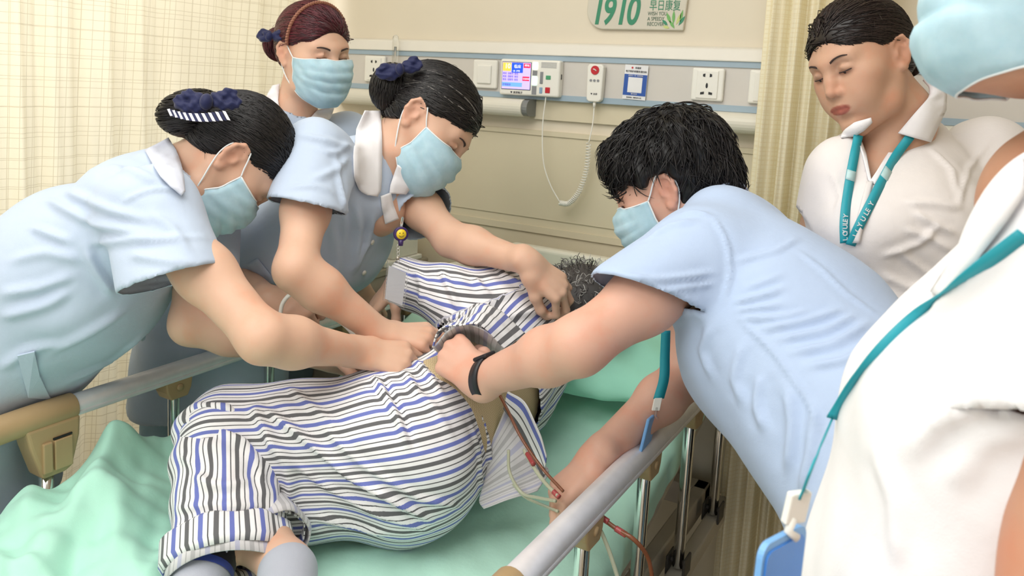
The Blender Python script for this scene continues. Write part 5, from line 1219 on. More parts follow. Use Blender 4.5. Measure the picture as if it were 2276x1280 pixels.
# watch on the near wrist
plain('watch_black', (30, 30, 36), 0.45)
wt = thing('wrist_watch', 'black sports watch with perforated strap on the reaching wrist', 'watch', wrL)
axw = unit(elL-wrL); cw = wrL+axw*0.022
up_ = unit(IM(0, -1, -0.2)-axw*(IM(0, -1, -0.2)@axw)); sd_ = np.cross(axw, up_)
loop = [cw+up_*math.cos(a)*0.0335+sd_*math.sin(a)*0.0335+axw*0.012*math.cos(a) for a in np.linspace(0, 2*np.pi, 48, endpoint=False)]
lp = np.array(loop+[loop[0]]); vv, ff = ribbon(lp, axw, 0.021, 0.0035); wb = obj('strap', vv, ff, 'watch_black', wt)
for k in range(10, 22):
    q = lp[k*2]; nn = unit(q-cw)
    for o_ in (-0.004, 0.004): vv, ff = tube([q+axw*o_+nn*0.0016, q+axw*o_+nn*0.0022], 0.0013, 8); obj('strap_hole', vv, ff, 'plastic_dark', wb)
f0 = cw+up_*0.0355+axw*0.012; a1, b1 = axw*0.018, sd_*0.013; c1 = up_*0.006
pts = np.array([f0+sx*a1+sy_*b1+sz*c1*0.6 for sz in (-1, 1) for sx, sy_ in ((-1, -1), (1, -1), (1, 1), (-1, 1))]); mod_bevel(obj('case', pts, [[3, 2, 1, 0], [4, 5, 6, 7], [0, 1, 5, 4], [1, 2, 6, 5], [2, 3, 7, 6], [3, 0, 4, 7]], 'watch_black', wt, smooth=False), 0.003)
# lanyard with blue card hanging below the chest
plain('lanyard_teal', (34, 160, 176), 0.5); plain('card_skyblue', (120, 176, 232), 0.35); plain('card_royal', (70, 140, 226), 0.35)
ly = thing('lanyard', 'teal lanyard with pale blue card holder hanging over the right rail', 'lanyard', P(1475, 760, 1.40), 'name card lanyards')
pl = bez([P(1480, 735, 1.455), P(1478, 790, 1.455), P(1476, 840, 1.45), P(1464, 886, 1.45)], 24); vv, ff = ribbon(pl, unit(RIGHT+0.15*FWD), np.linspace(0.017, 0.020, 24), 0.0014); obj('strap', vv, ff, 'lanyard_teal', ly)
vv, ff = ribbon([P(1463, 884, 1.45), P(1457, 912, 1.45)], RIGHT, 0.014, 0.006); mod_bevel(obj('clip', vv, ff, 'plastic_white', ly, smooth=False), 0.001)
vv, ff = tube([P(1460, 905, 1.448), P(1456, 925, 1.446), P(1462, 930, 1.446)], 0.0022, 8); obj('clip_hook', vv, ff, 'clear_plastic', ly)
q = P(1452, 918, 1.45); a1 = unit(RIGHT*0.45+FWD*0.9); dn = -unit(UP+0.25*RIGHT)
pts = np.array([q+a1*sx*0.028+dn*(0.004+sy_*0.070)+np.cross(a1, dn)*sz for sz in (-0.003, 0.003) for sx, sy_ in ((-1, 0), (1, 0), (1, 1), (-1, 1))]); mod_bevel(obj('card_holder', pts, [[3, 2, 1, 0], [4, 5, 6, 7], [0, 1, 5, 4], [1, 2, 6, 5], [2, 3, 7, 6], [3, 0, 4, 7]], 'card_skyblue', ly, smooth=False), 0.0025)
# ================================================================ person F: standing woman in white shirt with teal lanyard
pF = thing('person', 'woman in white short-sleeved shirt with teal lanyard standing beside the yellow curtain', 'person', (0.0, 1.62, 0))
HF = ear_frame(P(1998, 118, 1.43), -1, IM(-0.84, 0.36, -0.42), IM(-0.32, -0.95, 0.0), 0.97)
nk = P(2003, 268, 1.53); shR = P(1872, 388, 1.50); shL = P(2190, 345, 1.60); hip = P(2010, 900, 1.50)
wrR = P(1935, 618, 1.43); elR = P(1818, 625, 1.56)
wrL = P(2020, 680, 1.40); elL = joint(shL, wrL, (2235, 640), 0.28, 0.24, 1.25, 1.7)
S = Sdf(); head_sdf(S, HF, jaw=0.96); S.cone(HF(0, -0.022, -0.02), nk, 0.052, 0.055, k=0.03); S.cone(nk, P(1985, 330, 1.53), 0.055, 0.055, k=0.04); S.cone(P(1985, 320, 1.53), P(1972, 420, 1.535), 0.055, 0.065, k=0.03); S.cone(P(1966, 300, 1.545), P(1950, 410, 1.478), 0.050, 0.046, k=0.03)
v1, q1 = S.mesh(0.0030); t1 = tint_head(v1, HF, lipcol=(0.66, 0.34, 0.36), blush=(1.0, 0.88, 0.85))
S = Sdf(); arm_sdf(S, shR, elR, wrR, (0.050, 0.042, 0.042, 0.027)); hand_sdf(S, wrR, IM(0.70, -0.55, 0.0), IM(0.1, -0.6, -0.8), -1, [(35, 45, 25)]*4, 1.0, 2)
v2, q2 = S.mesh(0.0042)
S = Sdf(); arm_sdf(S, shL, elL, wrL, (0.050, 0.042, 0.042, 0.027)); hand_sdf(S, wrL, IM(-0.9, -0.15, 0.0), IM(-0.1, -0.6, -0.8), 1, [(35, 45, 25)]*4, 1.0, 2)
v3, q3 = S.mesh(0.0050)
V, Q, T = join([(v1, q1, t1), (v2, q2, ONE(v2)), (v3, q3, ONE(v3))]); obj('body', V, Q, 'skin_mid', pF, attrs={'tint': T}); bodyF = (V, Q)
S = Sdf(); lat = unit(shL-shR); s1 = P(2018, 405, 1.56); s2 = P(2010, 520, 1.50); s3 = P(2010, 680, 1.50)
S.sec(P(2015, 315, 1.56), s1, lat, lat, 0.085, 0.055, 0.160, 0.090, k=0.03)
S.sec(s1, s2, lat, lat, 0.168, 0.095, 0.168, 0.130, k=0.04); S.sec(s2, s3, lat, lat, 0.172, 0.140, 0.165, 0.125, k=0.05); S.sec(s3, hip, lat, lat, 0.165, 0.125, 0.185, 0.135, k=0.05, flat=[(hip, (0, 0, -1))])
for px_, py_ in ((1935, 510), (2065, 505)): S.ell(P(px_, py_, 1.43), (0.070, 0.070, 0.066), k=0.05)
S.ell(shR, (0.058, 0.058, 0.058), k=0.05); S.ell(shL, (0.068, 0.068, 0.068), k=0.05)
ends = [sleeve(S, shR, shR+(elR-shR)*0.35, 0.062, 0.068), sleeve(S, shL, shL+(elL-shL)*0.66, 0.074, 0.086)]
S.cone(nk, HF(0, -0.03, -0.06), 0.062, 0.060, k=0.006, op='s'); S.cone(P(1958, 285, 1.455), P(1940, 345, 1.45), 0.034, 0.020, k=0.006, op='s'); S.cone(P(1940, 345, 1.45), P(1933, 398, 1.45), 0.020, 0.004, k=0.006, op='s')
V, Q = S.mesh(0.0052); V, Q = open_ends(V, Q, ends, 0.0052)
V = V+normals(V, Q)*wavy(V, [((1, 0.3, 0.6), 5, 0.002), ((0.4, 1, -0.6), 8, 0.0018), ((1, -0.5, 1), 13, 0.001)], 51)[:, None]
V = fold(V, Q, [([(2010, 450), (2080, 452), (2140, 462)], 0.006, 0.009), ([(2030, 470), (2080, 500), (2125, 520)], 0.007, 0.008), ([(2010, 510), (2070, 530), (2120, 560)], 0.006, 0.008), ([(1960, 570), (2040, 545), (2090, 500)], 0.007, 0.008), ([(2000, 560), (2050, 600), (2080, 620)], 0.007, 0.008),
    ([(2130, 460), (2150, 380), (2200, 310)], 0.006, 0.007), ([(2180, 460), (2200, 400), (2240, 350)], 0.007, 0.009), ([(1850, 380), (1870, 440), (1860, 470)], 0.005, 0.008), ([(1960, 610), (2020, 640), (2080, 640)], 0.007, 0.009), ([(2070, 330), (2120, 380), (2130, 440)], 0.005, 0.010), ([(2150, 520), (2200, 480), (2260, 400)], 0.006, 0.010), ([(1925, 400), (1915, 470), (1905, 540)], 0.004, 0.006)])
n0 = len(V); bvF = bvh(np.vstack([V, bodyF[0]]), np.vstack([Q, bodyF[1]+n0])); bvS = bvh(V, Q)
# open neck: the shirt is cut away in a V between the collar wings
def inside(px, poly):
    x, y = px[:, 0], px[:, 1]; c = np.zeros(len(px), bool)
    for (x0, y0), (x1, y1) in zip(poly, poly[1:]+poly[:1]):
        with np.errstate(divide='ignore', invalid='ignore'): c ^= ((y0 > y) != (y1 > y)) & (x < (x1-x0)*(y-y0)/((y1-y0) if y1 != y0 else 1e-9)+x0)
    return c
cen = V[Q].mean(1); dd_ = (cen-CAM)@FWD; px_ = np.c_[CX+F_PX*((cen-CAM)@RIGHT)/dd_, CY-F_PX*((cen-CAM)@UP)/dd_]
cut = inside(px_, [(1898, 262), (2052, 225), (2040, 262), (2006, 292), (1974, 344), (1936, 410), (1922, 345), (1900, 298)]) & (dd_ < 1.58)
cloth_obj('shirt', V, Q[~cut], 'shirt_white', pF)
patch_obj('neck_facing', bvS, [(1896, 290), (1916, 340), (1930, 400)], [(1904, 290), (1924, 340), (1938, 408)], 0.003, 'cloth_white', pF, 16, 4)
patch_obj('neck_facing', bvS, [(2004, 290), (1972, 344), (1934, 402)], [(2014, 298), (1982, 352), (1944, 410)], 0.003, 'cloth_white', pF, 16, 4)
patch_obj('collar', bvF, [(2058, 165), (2085, 178), (2104, 208), (2102, 245), (2068, 316)], [(2052, 178), (2066, 195), (2066, 215), (2030, 255), (1996, 296)], 0.008, 'cloth_white', pF, 24, 7, 0.006)
patch_obj('collar', bvF, [(1936, 262), (1900, 272), (1878, 288), (1868, 304)], [(1938, 272), (1920, 290), (1900, 302), (1872, 306)], 0.007, 'cloth_white', pF, 16, 5, 0.003)
patch_obj('placket', bvF, [(1926, 404), (1914, 450), (1904, 490), (1894, 540)], [(1940, 404), (1930, 450), (1920, 490), (1911, 540)], 0.004, 'shirt_white', pF, 20, 4, 0.001)
eyes(HF, pF, arch=0.001, bw=0.72)
combed_hair(HF, pF, (0.0, -0.118, -0.020), 0.034, 'hair_brown', seed=12, bunshape=((0.036, 0.034, 0.040), (0, 0, 0)), front=0.094, off=0.011)
legs(pF, hip+lat*0.09, hip-lat*0.09, (0.02, 1.74, 0), (0.0, 1.50, 0), 'ink_dark', fdir=(-1, -0.3, 0), shoe='ink_dark')
lf = thing('lanyard', 'teal lanyard with white lettering round the neck of the woman in white', 'lanyard', P(1905, 400, 1.38), 'name card lanyards')
def strap_on(tree, pts, w, par, mat, off=0.005, n=40, letters=None, name='strap'):
    px = bez([(a, b, 0) for a, b in pts], n); c = []; nr_ = []
    for x, y, _ in px:
        h_ = hit(x, y, tree); c.append((h_[0]-CAM)@FWD if h_ is not None else np.nan)
    c = np.array(c); ok = ~np.isnan(c); c = np.interp(np.arange(n), np.where(ok)[0], c[ok])
    for _ in range(6): c[1:-1] = np.minimum(c[1:-1], 0.5*(c[:-2]+c[2:])+0.0) if _ % 2 else 0.25*c[:-2]+0.5*c[1:-1]+0.25*c[2:]
    q = np.array([P(px[i, 0], px[i, 1], c[i]-off) for i in range(n)]); t, _, _ = frames(q); side = np.cross(t, FWD); side /= np.linalg.norm(side, axis=1)[:, None]
    v, f = ribbon(q, side, w, 0.0016); o = obj(name, v, f, mat, par)
    return o, q, side
plain('lanyard_pale', (190, 222, 224), 0.5)
for pts, span in (([(1908, 300), (1898, 350), (1888, 405), (1880, 460), (1877, 500), (1878, 540)], (0.74, 0.98)), ([(2024, 302), (1990, 348), (1962, 400), (1935, 452), (1908, 505), (1890, 545)], (0.62, 0.90))):
    so, q, sd = strap_on(bvF, pts, 0.0165, lf, 'lanyard_teal', 0.007)
    # pale diagonal section and lettering
    i0, i1 = 12, 16; v, f = ribbon(q[i0:i1]-FWD*0.0012, sd[i0:i1], 0.0160, 0.0016); obj('pale_band', v, f, 'lanyard_pale', so)
    L = 'LOYULEY'; idx = np.linspace(span[0], span[1], len(L))*(len(q)-1)
    for ch, ii in zip(L[::-1], idx):
        i = int(ii); p0 = q[i]-FWD*0.0014; tv = unit(q[min(i+1, len(q)-1)]-q[i-1]); M = Matrix.Identity(4); xa = -tv; za = -FWD; ya = unit(np.cross(za, xa)); xa = np.cross(ya, za)
        for k in range(3): M[k][0], M[k][1], M[k][2], M[k][3] = xa[k], ya[k], za[k], p0[k]-ya[k]*0.0042
        txt('strap_letter', ch, 0.0115, 'card_white', None, so, M=M, offset=0.0002)
# ================================================================ person G: close foreground, cropped by the right edge
pG = thing('person', 'person in white shirt with blue mask in the blurred foreground, cut by the right edge', 'person', (0.22, 0.70, 0))
HG = Frame(V3(0, 0, 0), IM(-0.88, -0.36, 0.26), IM(0.38, -0.92, 0.0), 1.0); HG.o = P(2142, 206, 0.68)-HG.R@V3(0, 0.066, -0.124)
nk = P(2600, 250, 0.76)
S = Sdf(); head_sdf(S, HG, jaw=0.93, lips=False); S.cone(HG(0, -0.022, -0.02), nk, 0.050, 0.056, k=0.03); S.cone(nk, P(2400, 460, 0.70), 0.058, 0.08, k=0.03)
sL = P(2430, 560, 0.58); sR = P(2470, 520, 0.90); elG = P(2420, 1250, 0.52)
v1, q1 = S.mesh(0.0034); t1 = tint_head(v1, HG, lips=False)
S = Sdf(); S.cone(sL, elG, 0.05, 0.043, 0.03); S.cone(elG, P(2250, 1600, 0.50), 0.042, 0.028, 0.03); hand_sdf(S, P(2250, 1600, 0.50), IM(-0.5, 0.8, 0.2), IM(-0.6, 0, -0.8), 1, [(25, 30, 15)]*4)
v2, q2 = S.mesh(0.0045)
V, Q, T = join([(v1, q1, t1), (v2, q2, ONE(v2))]); obj('body', V, Q, 'skin_tan', pG, attrs={'tint': T})
S = Sdf(); lat = unit(sR-sL)
s0, s1, s2, s3 = P(2480, 430, 0.72), P(2440, 640, 0.715), P(2290, 980, 0.69), P(2215, 1350, 0.69)
S.sec(s0, s1, lat, lat, 0.10, 0.065, 0.17, 0.100, k=0.03); S.sec(s1, s2, lat, lat, 0.175, 0.105, 0.180, 0.135, k=0.04); S.sec(s2, s3, lat, lat, 0.18, 0.135, 0.17, 0.140, k=0.05)
S.sec(s3, V3(0.20, 0.72, 0.72), lat, lat, 0.17, 0.140, 0.19, 0.145, k=0.05, flat=[(V3(0.2, 0.72, 0.74), (0, 0, -1))])
S.ell(sL, (0.072, 0.072, 0.072), k=0.05); S.ell(sR, (0.072, 0.072, 0.072), k=0.05)
ends = [sleeve(S, sL, sL+(elG-sL)*0.62, 0.074, 0.085), sleeve(S, sR, sR+V3(0.02, 0.02, -0.16), 0.074, 0.08)]
S.cone(nk, HG(0, -0.03, -0.06), 0.064, 0.062, k=0.006, op='s')
V, Q = S.mesh(0.0058); V, Q = open_ends(V, Q, ends, 0.0058)
V = V+normals(V, Q)*wavy(V, [((1, 0.3, 0.6), 4, 0.003), ((0.4, 1, -0.6), 6, 0.0025), ((1, -0.5, 1), 11, 0.001)], 61)[:, None]
V = fold(V, Q, [([(2020, 1010), (2100, 930), (2230, 860)], 0.008, 0.012), ([(1950, 1000), (1990, 1120), (2000, 1260)], 0.007, 0.012), ([(2100, 1080), (2180, 980), (2270, 950)], 0.008, 0.014), ([(2060, 700), (2140, 640), (2250, 540)], 0.006, 0.010)])
cloth_obj('shirt', V, Q, 'cloth_white', pG); bvG = bvh(V, Q)
surgical_mask(HG, pG, under=0.0, wide=0.018)
combed_hair(HG, pG, (0, -0.118, 0.02), 0.036, 'hair_black', seed=17, nl=500)
legs(pG, V3(0.20, 0.63, 0.85), V3(0.20, 0.82, 0.85), (0.24, 0.62, 0), (0.22, 0.86, 0), 'ink_dark', fdir=(-1, 0.2, 0), shoe='ink_dark')
patch_obj('collar', bvG, [(2276, 352), (2210, 440), (2140, 540), (2070, 650)], [(2276, 430), (2230, 500), (2170, 580), (2090, 660)], 0.006, 'cloth_white', pG, 20, 5, 0.006)
lg = thing('lanyard', 'teal lanyard with bright blue card holder on the blurred foreground person', 'lanyard', P(1900, 870, 0.6), 'name card lanyards')
so, q, sd = strap_on(bvG, [(2276, 520), (2150, 615), (2010, 725), (1910, 835), (1850, 930)], 0.0105, lg, 'lanyard_teal', 0.004)
e0 = q[-1]; e1 = P(1812, 1020, 0.60); e2 = P(1780, 1105, 0.605)
pl = bez([e0, e1, e2], 20); vv, ff = ribbon(pl, unit(RIGHT*0.5+FWD*0.85), 0.0125, 0.0016); obj('strap_end', vv, ff, 'lanyard_teal', lg)
vv, ff = ribbon([P(1778, 1092, 0.604), P(1762, 1160, 0.606)], unit(RIGHT+0.3*FWD), 0.018, 0.007); mod_bevel(obj('clip', vv, ff, 'plastic_white', lg, smooth=False), 0.0015)
vv, ff = tube([P(1764, 1150, 0.604), P(1752, 1180, 0.603), P(1772, 1196, 0.603)], 0.0035, 10); obj('clip_hook', vv, ff, 'plastic_white', lg)
q0 = P(1735, 1182, 0.605); a1 = unit(RIGHT*0.75+FWD*0.66); dn = -unit(UP+0.12*RIGHT)
def rr_card(c, w_, h_, r_, th, mat, nm, push=0.0):
    nz = unit(np.cross(a1, dn)); pts = []
    if nz@FWD > 0: nz = -nz
    for cx_, cy_, aa in ((w_/2-r_, h_-r_, 0), (-w_/2+r_, h_-r_, 90), (-w_/2+r_, r_, 180), (w_/2-r_, r_, 270)):
        for t in np.linspace(aa, aa+90, 6): pts.append((cx_+r_*math.cos(math.radians(t)), cy_+r_*math.sin(math.radians(t))))
    n = len(pts); v = [c+a1*x+dn*y+nz*(push+s_) for s_ in (0, th) for x, y in pts]
    f = [list(range(n))[::-1], list(range(n, 2*n))]+[[i, (i+1) % n, n+(i+1) % n, n+i] for i in range(n)]
    return obj(nm, v, f, mat, lg, smooth=False)
rr_card(q0, 0.062, 0.098, 0.010, 0.005, 'card_skyblue', 'card_holder'); rr_card(q0+dn*0.006, 0.054, 0.088, 0.007, 0.003, 'card_royal', 'card', 0.0035)
# ================================================================ patient lying on the left side in striped pyjamas
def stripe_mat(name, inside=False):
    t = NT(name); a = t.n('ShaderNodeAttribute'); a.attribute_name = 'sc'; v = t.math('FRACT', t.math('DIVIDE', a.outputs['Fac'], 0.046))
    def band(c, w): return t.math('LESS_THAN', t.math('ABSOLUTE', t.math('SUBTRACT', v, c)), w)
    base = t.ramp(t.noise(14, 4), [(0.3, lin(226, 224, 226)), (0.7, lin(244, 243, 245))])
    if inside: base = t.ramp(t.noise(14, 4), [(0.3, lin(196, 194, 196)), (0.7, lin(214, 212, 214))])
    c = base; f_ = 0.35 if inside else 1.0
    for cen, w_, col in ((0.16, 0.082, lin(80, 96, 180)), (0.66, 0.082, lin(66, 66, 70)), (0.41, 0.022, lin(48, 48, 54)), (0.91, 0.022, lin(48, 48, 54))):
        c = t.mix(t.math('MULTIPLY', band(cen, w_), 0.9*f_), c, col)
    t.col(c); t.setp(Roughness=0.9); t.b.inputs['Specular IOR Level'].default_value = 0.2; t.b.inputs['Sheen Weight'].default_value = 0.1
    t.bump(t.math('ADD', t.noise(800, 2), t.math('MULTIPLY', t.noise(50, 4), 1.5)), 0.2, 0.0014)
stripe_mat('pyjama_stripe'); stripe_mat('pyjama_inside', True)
def weave_mat():
    t = NT('binder_mesh'); tc = t.n('ShaderNodeTexCoord'); ck = t.n('ShaderNodeTexChecker'); ck.inputs['Scale'].default_value = 420; t.l(tc.outputs['Object'], ck.inputs[0])
    t.col(t.mix(ck.outputs['Fac'], lin(206, 186, 148), lin(178, 158, 120))); t.setp(Roughness=0.85); t.bump(ck.outputs['Fac'], 0.4, 0.001)
weave_mat()
cloth('sock_grey', (176, 180, 192), 0.04); cloth('sock_black', (30, 30, 36), 0.05); cloth('sock_blue', (60, 78, 160), 0.05)
pD = thing('person', 'patient in striped pyjamas lying on one side with knees drawn up', 'person', (-0.85, 1.2, 0.65))
kneeR = P(505, 968, 1.45); ankR = P(455, 1258, 1.275); hemR = P(508, 1262, 1.285); hipR = V3(-0.850, 1.155, 0.845); hipL = V3(-0.860, 1.155, 0.765)
kneeL = V3(-1.08, 0.94, 0.735); ankL = P(640, 1265, 1.26); waist = V3(-0.835, 1.31, 0.835); footR = P(430, 1345, 1.22); footL = P(635, 1350, 1.20)
chest = V3(-0.835, 1.48, 0.905); neck = V3(-0.785, 1.625, 0.985)
shT = P(1165, 655, 1.81); elT = P(1005, 660, 1.72); wrT = P(892, 622, 1.77)
HD = Frame(P(1256, 694, 1.82), V3(-0.80, 0.45, -0.30), V3(0.25, 0.85, 0.40), 0.98)
S = Sdf(); head_sdf(S, HD, lips=False, eyes='shut'); S.cone(HD(0, -0.022, -0.02), neck, 0.05, 0.054, k=0.03); S.cone(neck, chest, 0.055, 0.08, k=0.03)
v1, q1 = S.mesh(0.004); t1 = tint_head(v1, HD, lips=False)
S = Sdf(); arm_sdf(S, shT, elT, wrT, (0.040, 0.034, 0.032, 0.024)); hand_sdf(S, wrT+unit(wrT-elT)*0.01, IM(-0.62, 0.78, 0.05), IM(-0.75, -0.5, -0.3), -1, [(15, 25, 15), (20, 25, 15), (25, 30, 15), (30, 30, 15)], 0.95, 4)
v2, q2 = S.mesh(0.0035)
S = Sdf()
for kn, an, ft in ((kneeR, ankR, footR), (kneeL, ankL, footL)):
    S.cone(kn, kn+(an-kn)*0.3, 0.048, 0.054, 0.03); S.cone(kn+(an-kn)*0.3, an, 0.054, 0.034, 0.03); S.cone(an, ft, 0.036, 0.03, 0.03)
v3, q3 = S.mesh(0.0045)
S = Sdf(); S.sec(hipR*0.5+hipL*0.5, waist, (0, 0.2, 1), (0, 0.2, 1), 0.15, 0.11, 0.13, 0.10, k=0.04); S.sec(waist, chest, (0, -0.3, 1), (0, -0.3, 1), 0.13, 0.10, 0.15, 0.10, k=0.04); v4, q4 = S.mesh(0.009)
V, Q, T = join([(v1, q1, t1), (v2, q2, ONE(v2)), (v3, q3, ONE(v3)), (v4, q4, ONE(v4))]); obj('body', V, Q, 'skin_fair', pD, attrs={'tint': T})
# ---- stripes run along the limb: coordinate = arc round the limb's axis
def around(V, axis, ref, rmean):
    """arc length round a smooth axis, measured from a reference direction carried along it"""
    A = bez(axis, 70) if len(axis) > 2 else np.linspace(axis[0], axis[1], 12)
    t = np.gradient(A, axis=0); t /= np.linalg.norm(t, axis=1)[:, None]; u = np.asarray(ref, float); R0 = []
    for k in range(len(A)): u = unit(u-t[k]*(u@t[k])); R0.append(u)
    R0 = np.array(R0); R1 = np.cross(t, R0); co = np.zeros(len(V)); best = np.zeros(len(V))
    for s in range(0, len(V), 20000):
        W = V[s:s+20000]; d2 = (W**2).sum(1)[:, None]-2*W@A.T+(A**2).sum(1)[None]; w = np.exp(-(d2-d2.min(1)[:, None])/(2*0.030**2)); w /= w.sum(1)[:, None]
        rel = W-w@A; co[s:s+20000] = np.arctan2((rel*(w@R1)).sum(1), (rel*(w@R0)).sum(1))*rmean; best[s:s+20000] = np.sqrt(np.maximum(d2.min(1), 0))
    return co, best
# ---- trousers: pelvis and thighs in one piece, each lower leg a tube that meets it at the knee fold
hc = (hipR+hipL)/2
S = Sdf()
S.sec(hc+V3(-0.005, -0.005, -0.005), V3(-0.83, 1.31, 0.840), (0, 0.15, 1), (0, 0.15, 1), 0.162, 0.134, 0.160, 0.122, k=0.04, flat=[(V3(-0.83, 1.335, 0.842), unit(V3(0.16, 0.98, 0.15)))])
S.cone(hipR+V3(0.0, -0.02, 0), kneeR, 0.118, 0.088, k=0.05); S.cone(hipL+V3(0.0, -0.01, 0.0), kneeL, 0.108, 0.082, k=0.04)
S.ell(V3(-0.80, 1.135, 0.80), (0.088, 0.105, 0.11), k=0.05)
V, Q = S.mesh(0.0056)
ends = [(V3(-0.83, 1.335, 0.842), unit(V3(0.16, 0.98, 0.15)), 0.175, unit(V3(0.16, 0.98, 0.15)))]
V, Q = open_ends(V, Q, ends, 0.0056)
V[:, 2] = np.maximum(V[:, 2], 0.652+0.02*np.clip((0.66-V[:, 2])/0.06*0, 0, 1))
V = V+normals(V, Q)*wavy(V, [((1, 0.6, 0.2), 7, 0.0020), ((0.4, -1, 0.6), 9, 0.0018)], 71)[:, None]
V = fold(V, Q, [([(830, 835), (880, 920), (905, 990)], 0.014, 0.008), ([(850, 835), (900, 930), (925, 1000)], -0.008, 0.006), ([(640, 860), (690, 900), (760, 960)], 0.006, 0.010), ([(625, 1010), (720, 1080), (860, 1150)], 0.010, 0.008), ([(600, 960), (640, 1040), (650, 1120)], 0.014, 0.014), ([(575, 900), (660, 960), (780, 1060), (960, 1160)], 0.017, 0.009), ([(700, 930), (800, 1030), (930, 1110), (1050, 1130)], 0.008, 0.008),
    ([(560, 900), (590, 950), (610, 1010)], 0.012, 0.012), ([(900, 850), (960, 900), (1010, 980)], 0.006, 0.012), ([(1060, 900), (1085, 980), (1090, 1050)], 0.008, 0.008), ([(1040, 920), (1065, 1000), (1070, 1090)], 0.006, 0.008), ([(700, 1150), (780, 1170), (860, 1190)], 0.008, 0.010), ([(880, 800), (910, 840), (930, 880)], 0.010, 0.010), ([(920, 800), (960, 840), (985, 880)], 0.009, 0.009), ([(720, 1100), (820, 1140), (960, 1180)], 0.006, 0.010)])
axis = [kneeR*0.5+kneeL*0.5+unit(kneeR-hipR)*0.25, kneeR*0.5+kneeL*0.5, hc, waist+V3(0, 0.1, 0.0)]
sc, _ = around(V, axis, V3(0, 0, 1), 0.17); cloth_obj('pyjama_trousers', V, Q, 'pyjama_stripe', pD, {'sc': sc})
def shin(kn, an, hem_t, r0, r1, seed, folds, name, cuff):
    end = kn+(an-kn)*hem_t; S = Sdf(); ax = unit(an-kn); lt = unit(np.cross(ax, V3(0, 0, 1)))
    S.sec(kn+ax*0.0, end+ax*0.03, lt, lt, r0, r0*0.92, r1, r1*0.82, k=0.0, flat=[(end, ax)])
    V, Q = S.mesh(0.005); V, Q = open_ends(V, Q, [(end, ax, r1*1.5, ax)], 0.005)
    V = V+normals(V, Q)*wavy(V, [(ax+lt*0.3, 13, 0.003), ((0.4, -1, 0.6), 11, 0.002), (ax-lt*0.5, 22, 0.0015)], seed)[:, None]; V = fold(V, Q, folds)
    sc, _ = around(V, [kn-ax*0.1, an+ax*0.1], V3(0, 0, 1), (r0+r1)/2*0.95); o = cloth_obj(name, V, Q, 'pyjama_stripe', pD, {'sc': sc})
    # turned-up cuff
    n = 60; ringv = []
    for j, (t, k) in enumerate(((-0.040, 1.08), (-0.036, 1.115), (0.0, 1.125), (0.012, 1.06))):
        c = end+ax*t
        for a in np.linspace(0, 2*np.pi, n, endpoint=False): ringv.append(c+lt*math.cos(a)*r1*k+np.cross(ax, lt)*math.sin(a)*r1*0.84*k)
    f = np.array([[j*n+i, j*n+(i+1) % n, (j+1)*n+(i+1) % n, (j+1)*n+i] for j in range(3) for i in range(n)]); rv = np.array(ringv); rv = rv+normals(rv, f)*wavy(rv, [(lt, 14, 0.003), (ax, 10, 0.002)], seed+1)[:, None]
    sc, _ = around(rv, [kn-ax*0.1, an+ax*0.1], V3(0, 0, 1), r1*0.95); cloth_obj('cuff', rv, f, cuff, o, {'sc': sc+0.012}, 0.003)
    if cuff == 'pyjama_stripe':                                        # pale lining that hangs out below the cuff
        ln = []
        for j, (t, k) in enumerate(((-0.012, 1.02), (0.010, 1.05), (0.030, 1.07))):
            for a in np.linspace(0, 2*np.pi, n, endpoint=False): ln.append(end+ax*(t+0.006*math.sin(2*a+1))+lt*math.cos(a)*r1*k+np.cross(ax, lt)*math.sin(a)*r1*0.84*k)
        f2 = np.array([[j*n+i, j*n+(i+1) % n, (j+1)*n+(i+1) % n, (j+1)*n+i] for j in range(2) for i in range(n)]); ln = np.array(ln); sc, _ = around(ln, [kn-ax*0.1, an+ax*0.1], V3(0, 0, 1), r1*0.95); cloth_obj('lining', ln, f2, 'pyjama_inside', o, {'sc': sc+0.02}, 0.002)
    return o
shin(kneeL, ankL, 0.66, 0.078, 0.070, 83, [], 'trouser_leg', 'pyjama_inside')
shin(kneeR, hemR, 0.93, 0.092, 0.090, 81, [([(400, 930), (480, 950), (570, 1000)], 0.010, 0.010), ([(400, 900), (500, 905), (590, 960)], 0.012, 0.012), ([(390, 1130), (470, 1120), (600, 1130)], 0.008, 0.012), ([(520, 960), (570, 1020), (590, 1090)], 0.008, 0.010), ([(420, 1060), (500, 1080), (560, 1070)], 0.006, 0.010), ([(400, 1010), (440, 1040), (460, 1090)], 0.005, 0.010)], 'trouser_leg', 'pyjama_stripe')
# ---- socks
for an, ft, nm in ((ankR, footR, 'dark'), (ankL, footL, 'pale')):
    S = Sdf(); S.cone(an+(ft-an)*0.10, ft, 0.046, 0.044, 0.03); V, Q = S.mesh(0.0045); X = (V-an)@unit(ft-an)
    so_ = obj('sock', V, Q, 'sock_grey', pD)
    if nm == 'dark':
        for t0, t1, m_ in ((0.0, 0.028, 'sock_black'), (0.028, 0.040, 'sock_blue')):
            ax = unit(ft-an); a0 = an+(ft-an)*0.10+ax*(t0-0.025); a1_ = a0+ax*(t1-t0); vv, ff = tube([a0, a1_], 0.0475, 30, False); obj('sock_band', vv, ff, m_, so_)
# ---- abdominal binder
S = Sdf(); S.sec(V3(-0.83, 1.22, 0.835), V3(-0.828, 1.42, 0.875), (0, 0.1, 1), (0, -0.2, 1), 0.148, 0.114, 0.144, 0.112, k=0.02, flat=[(V3(-0.828, 1.42, 0.875), unit(V3(0, 0.97, 0.22)))])
V, Q = S.mesh(0.006); V = fold(V, Q, [([(1110, 900), (1130, 960), (1120, 1020)], 0.004, 0.006)]); obj('abdominal_binder', V, Q, 'binder_mesh', pD)
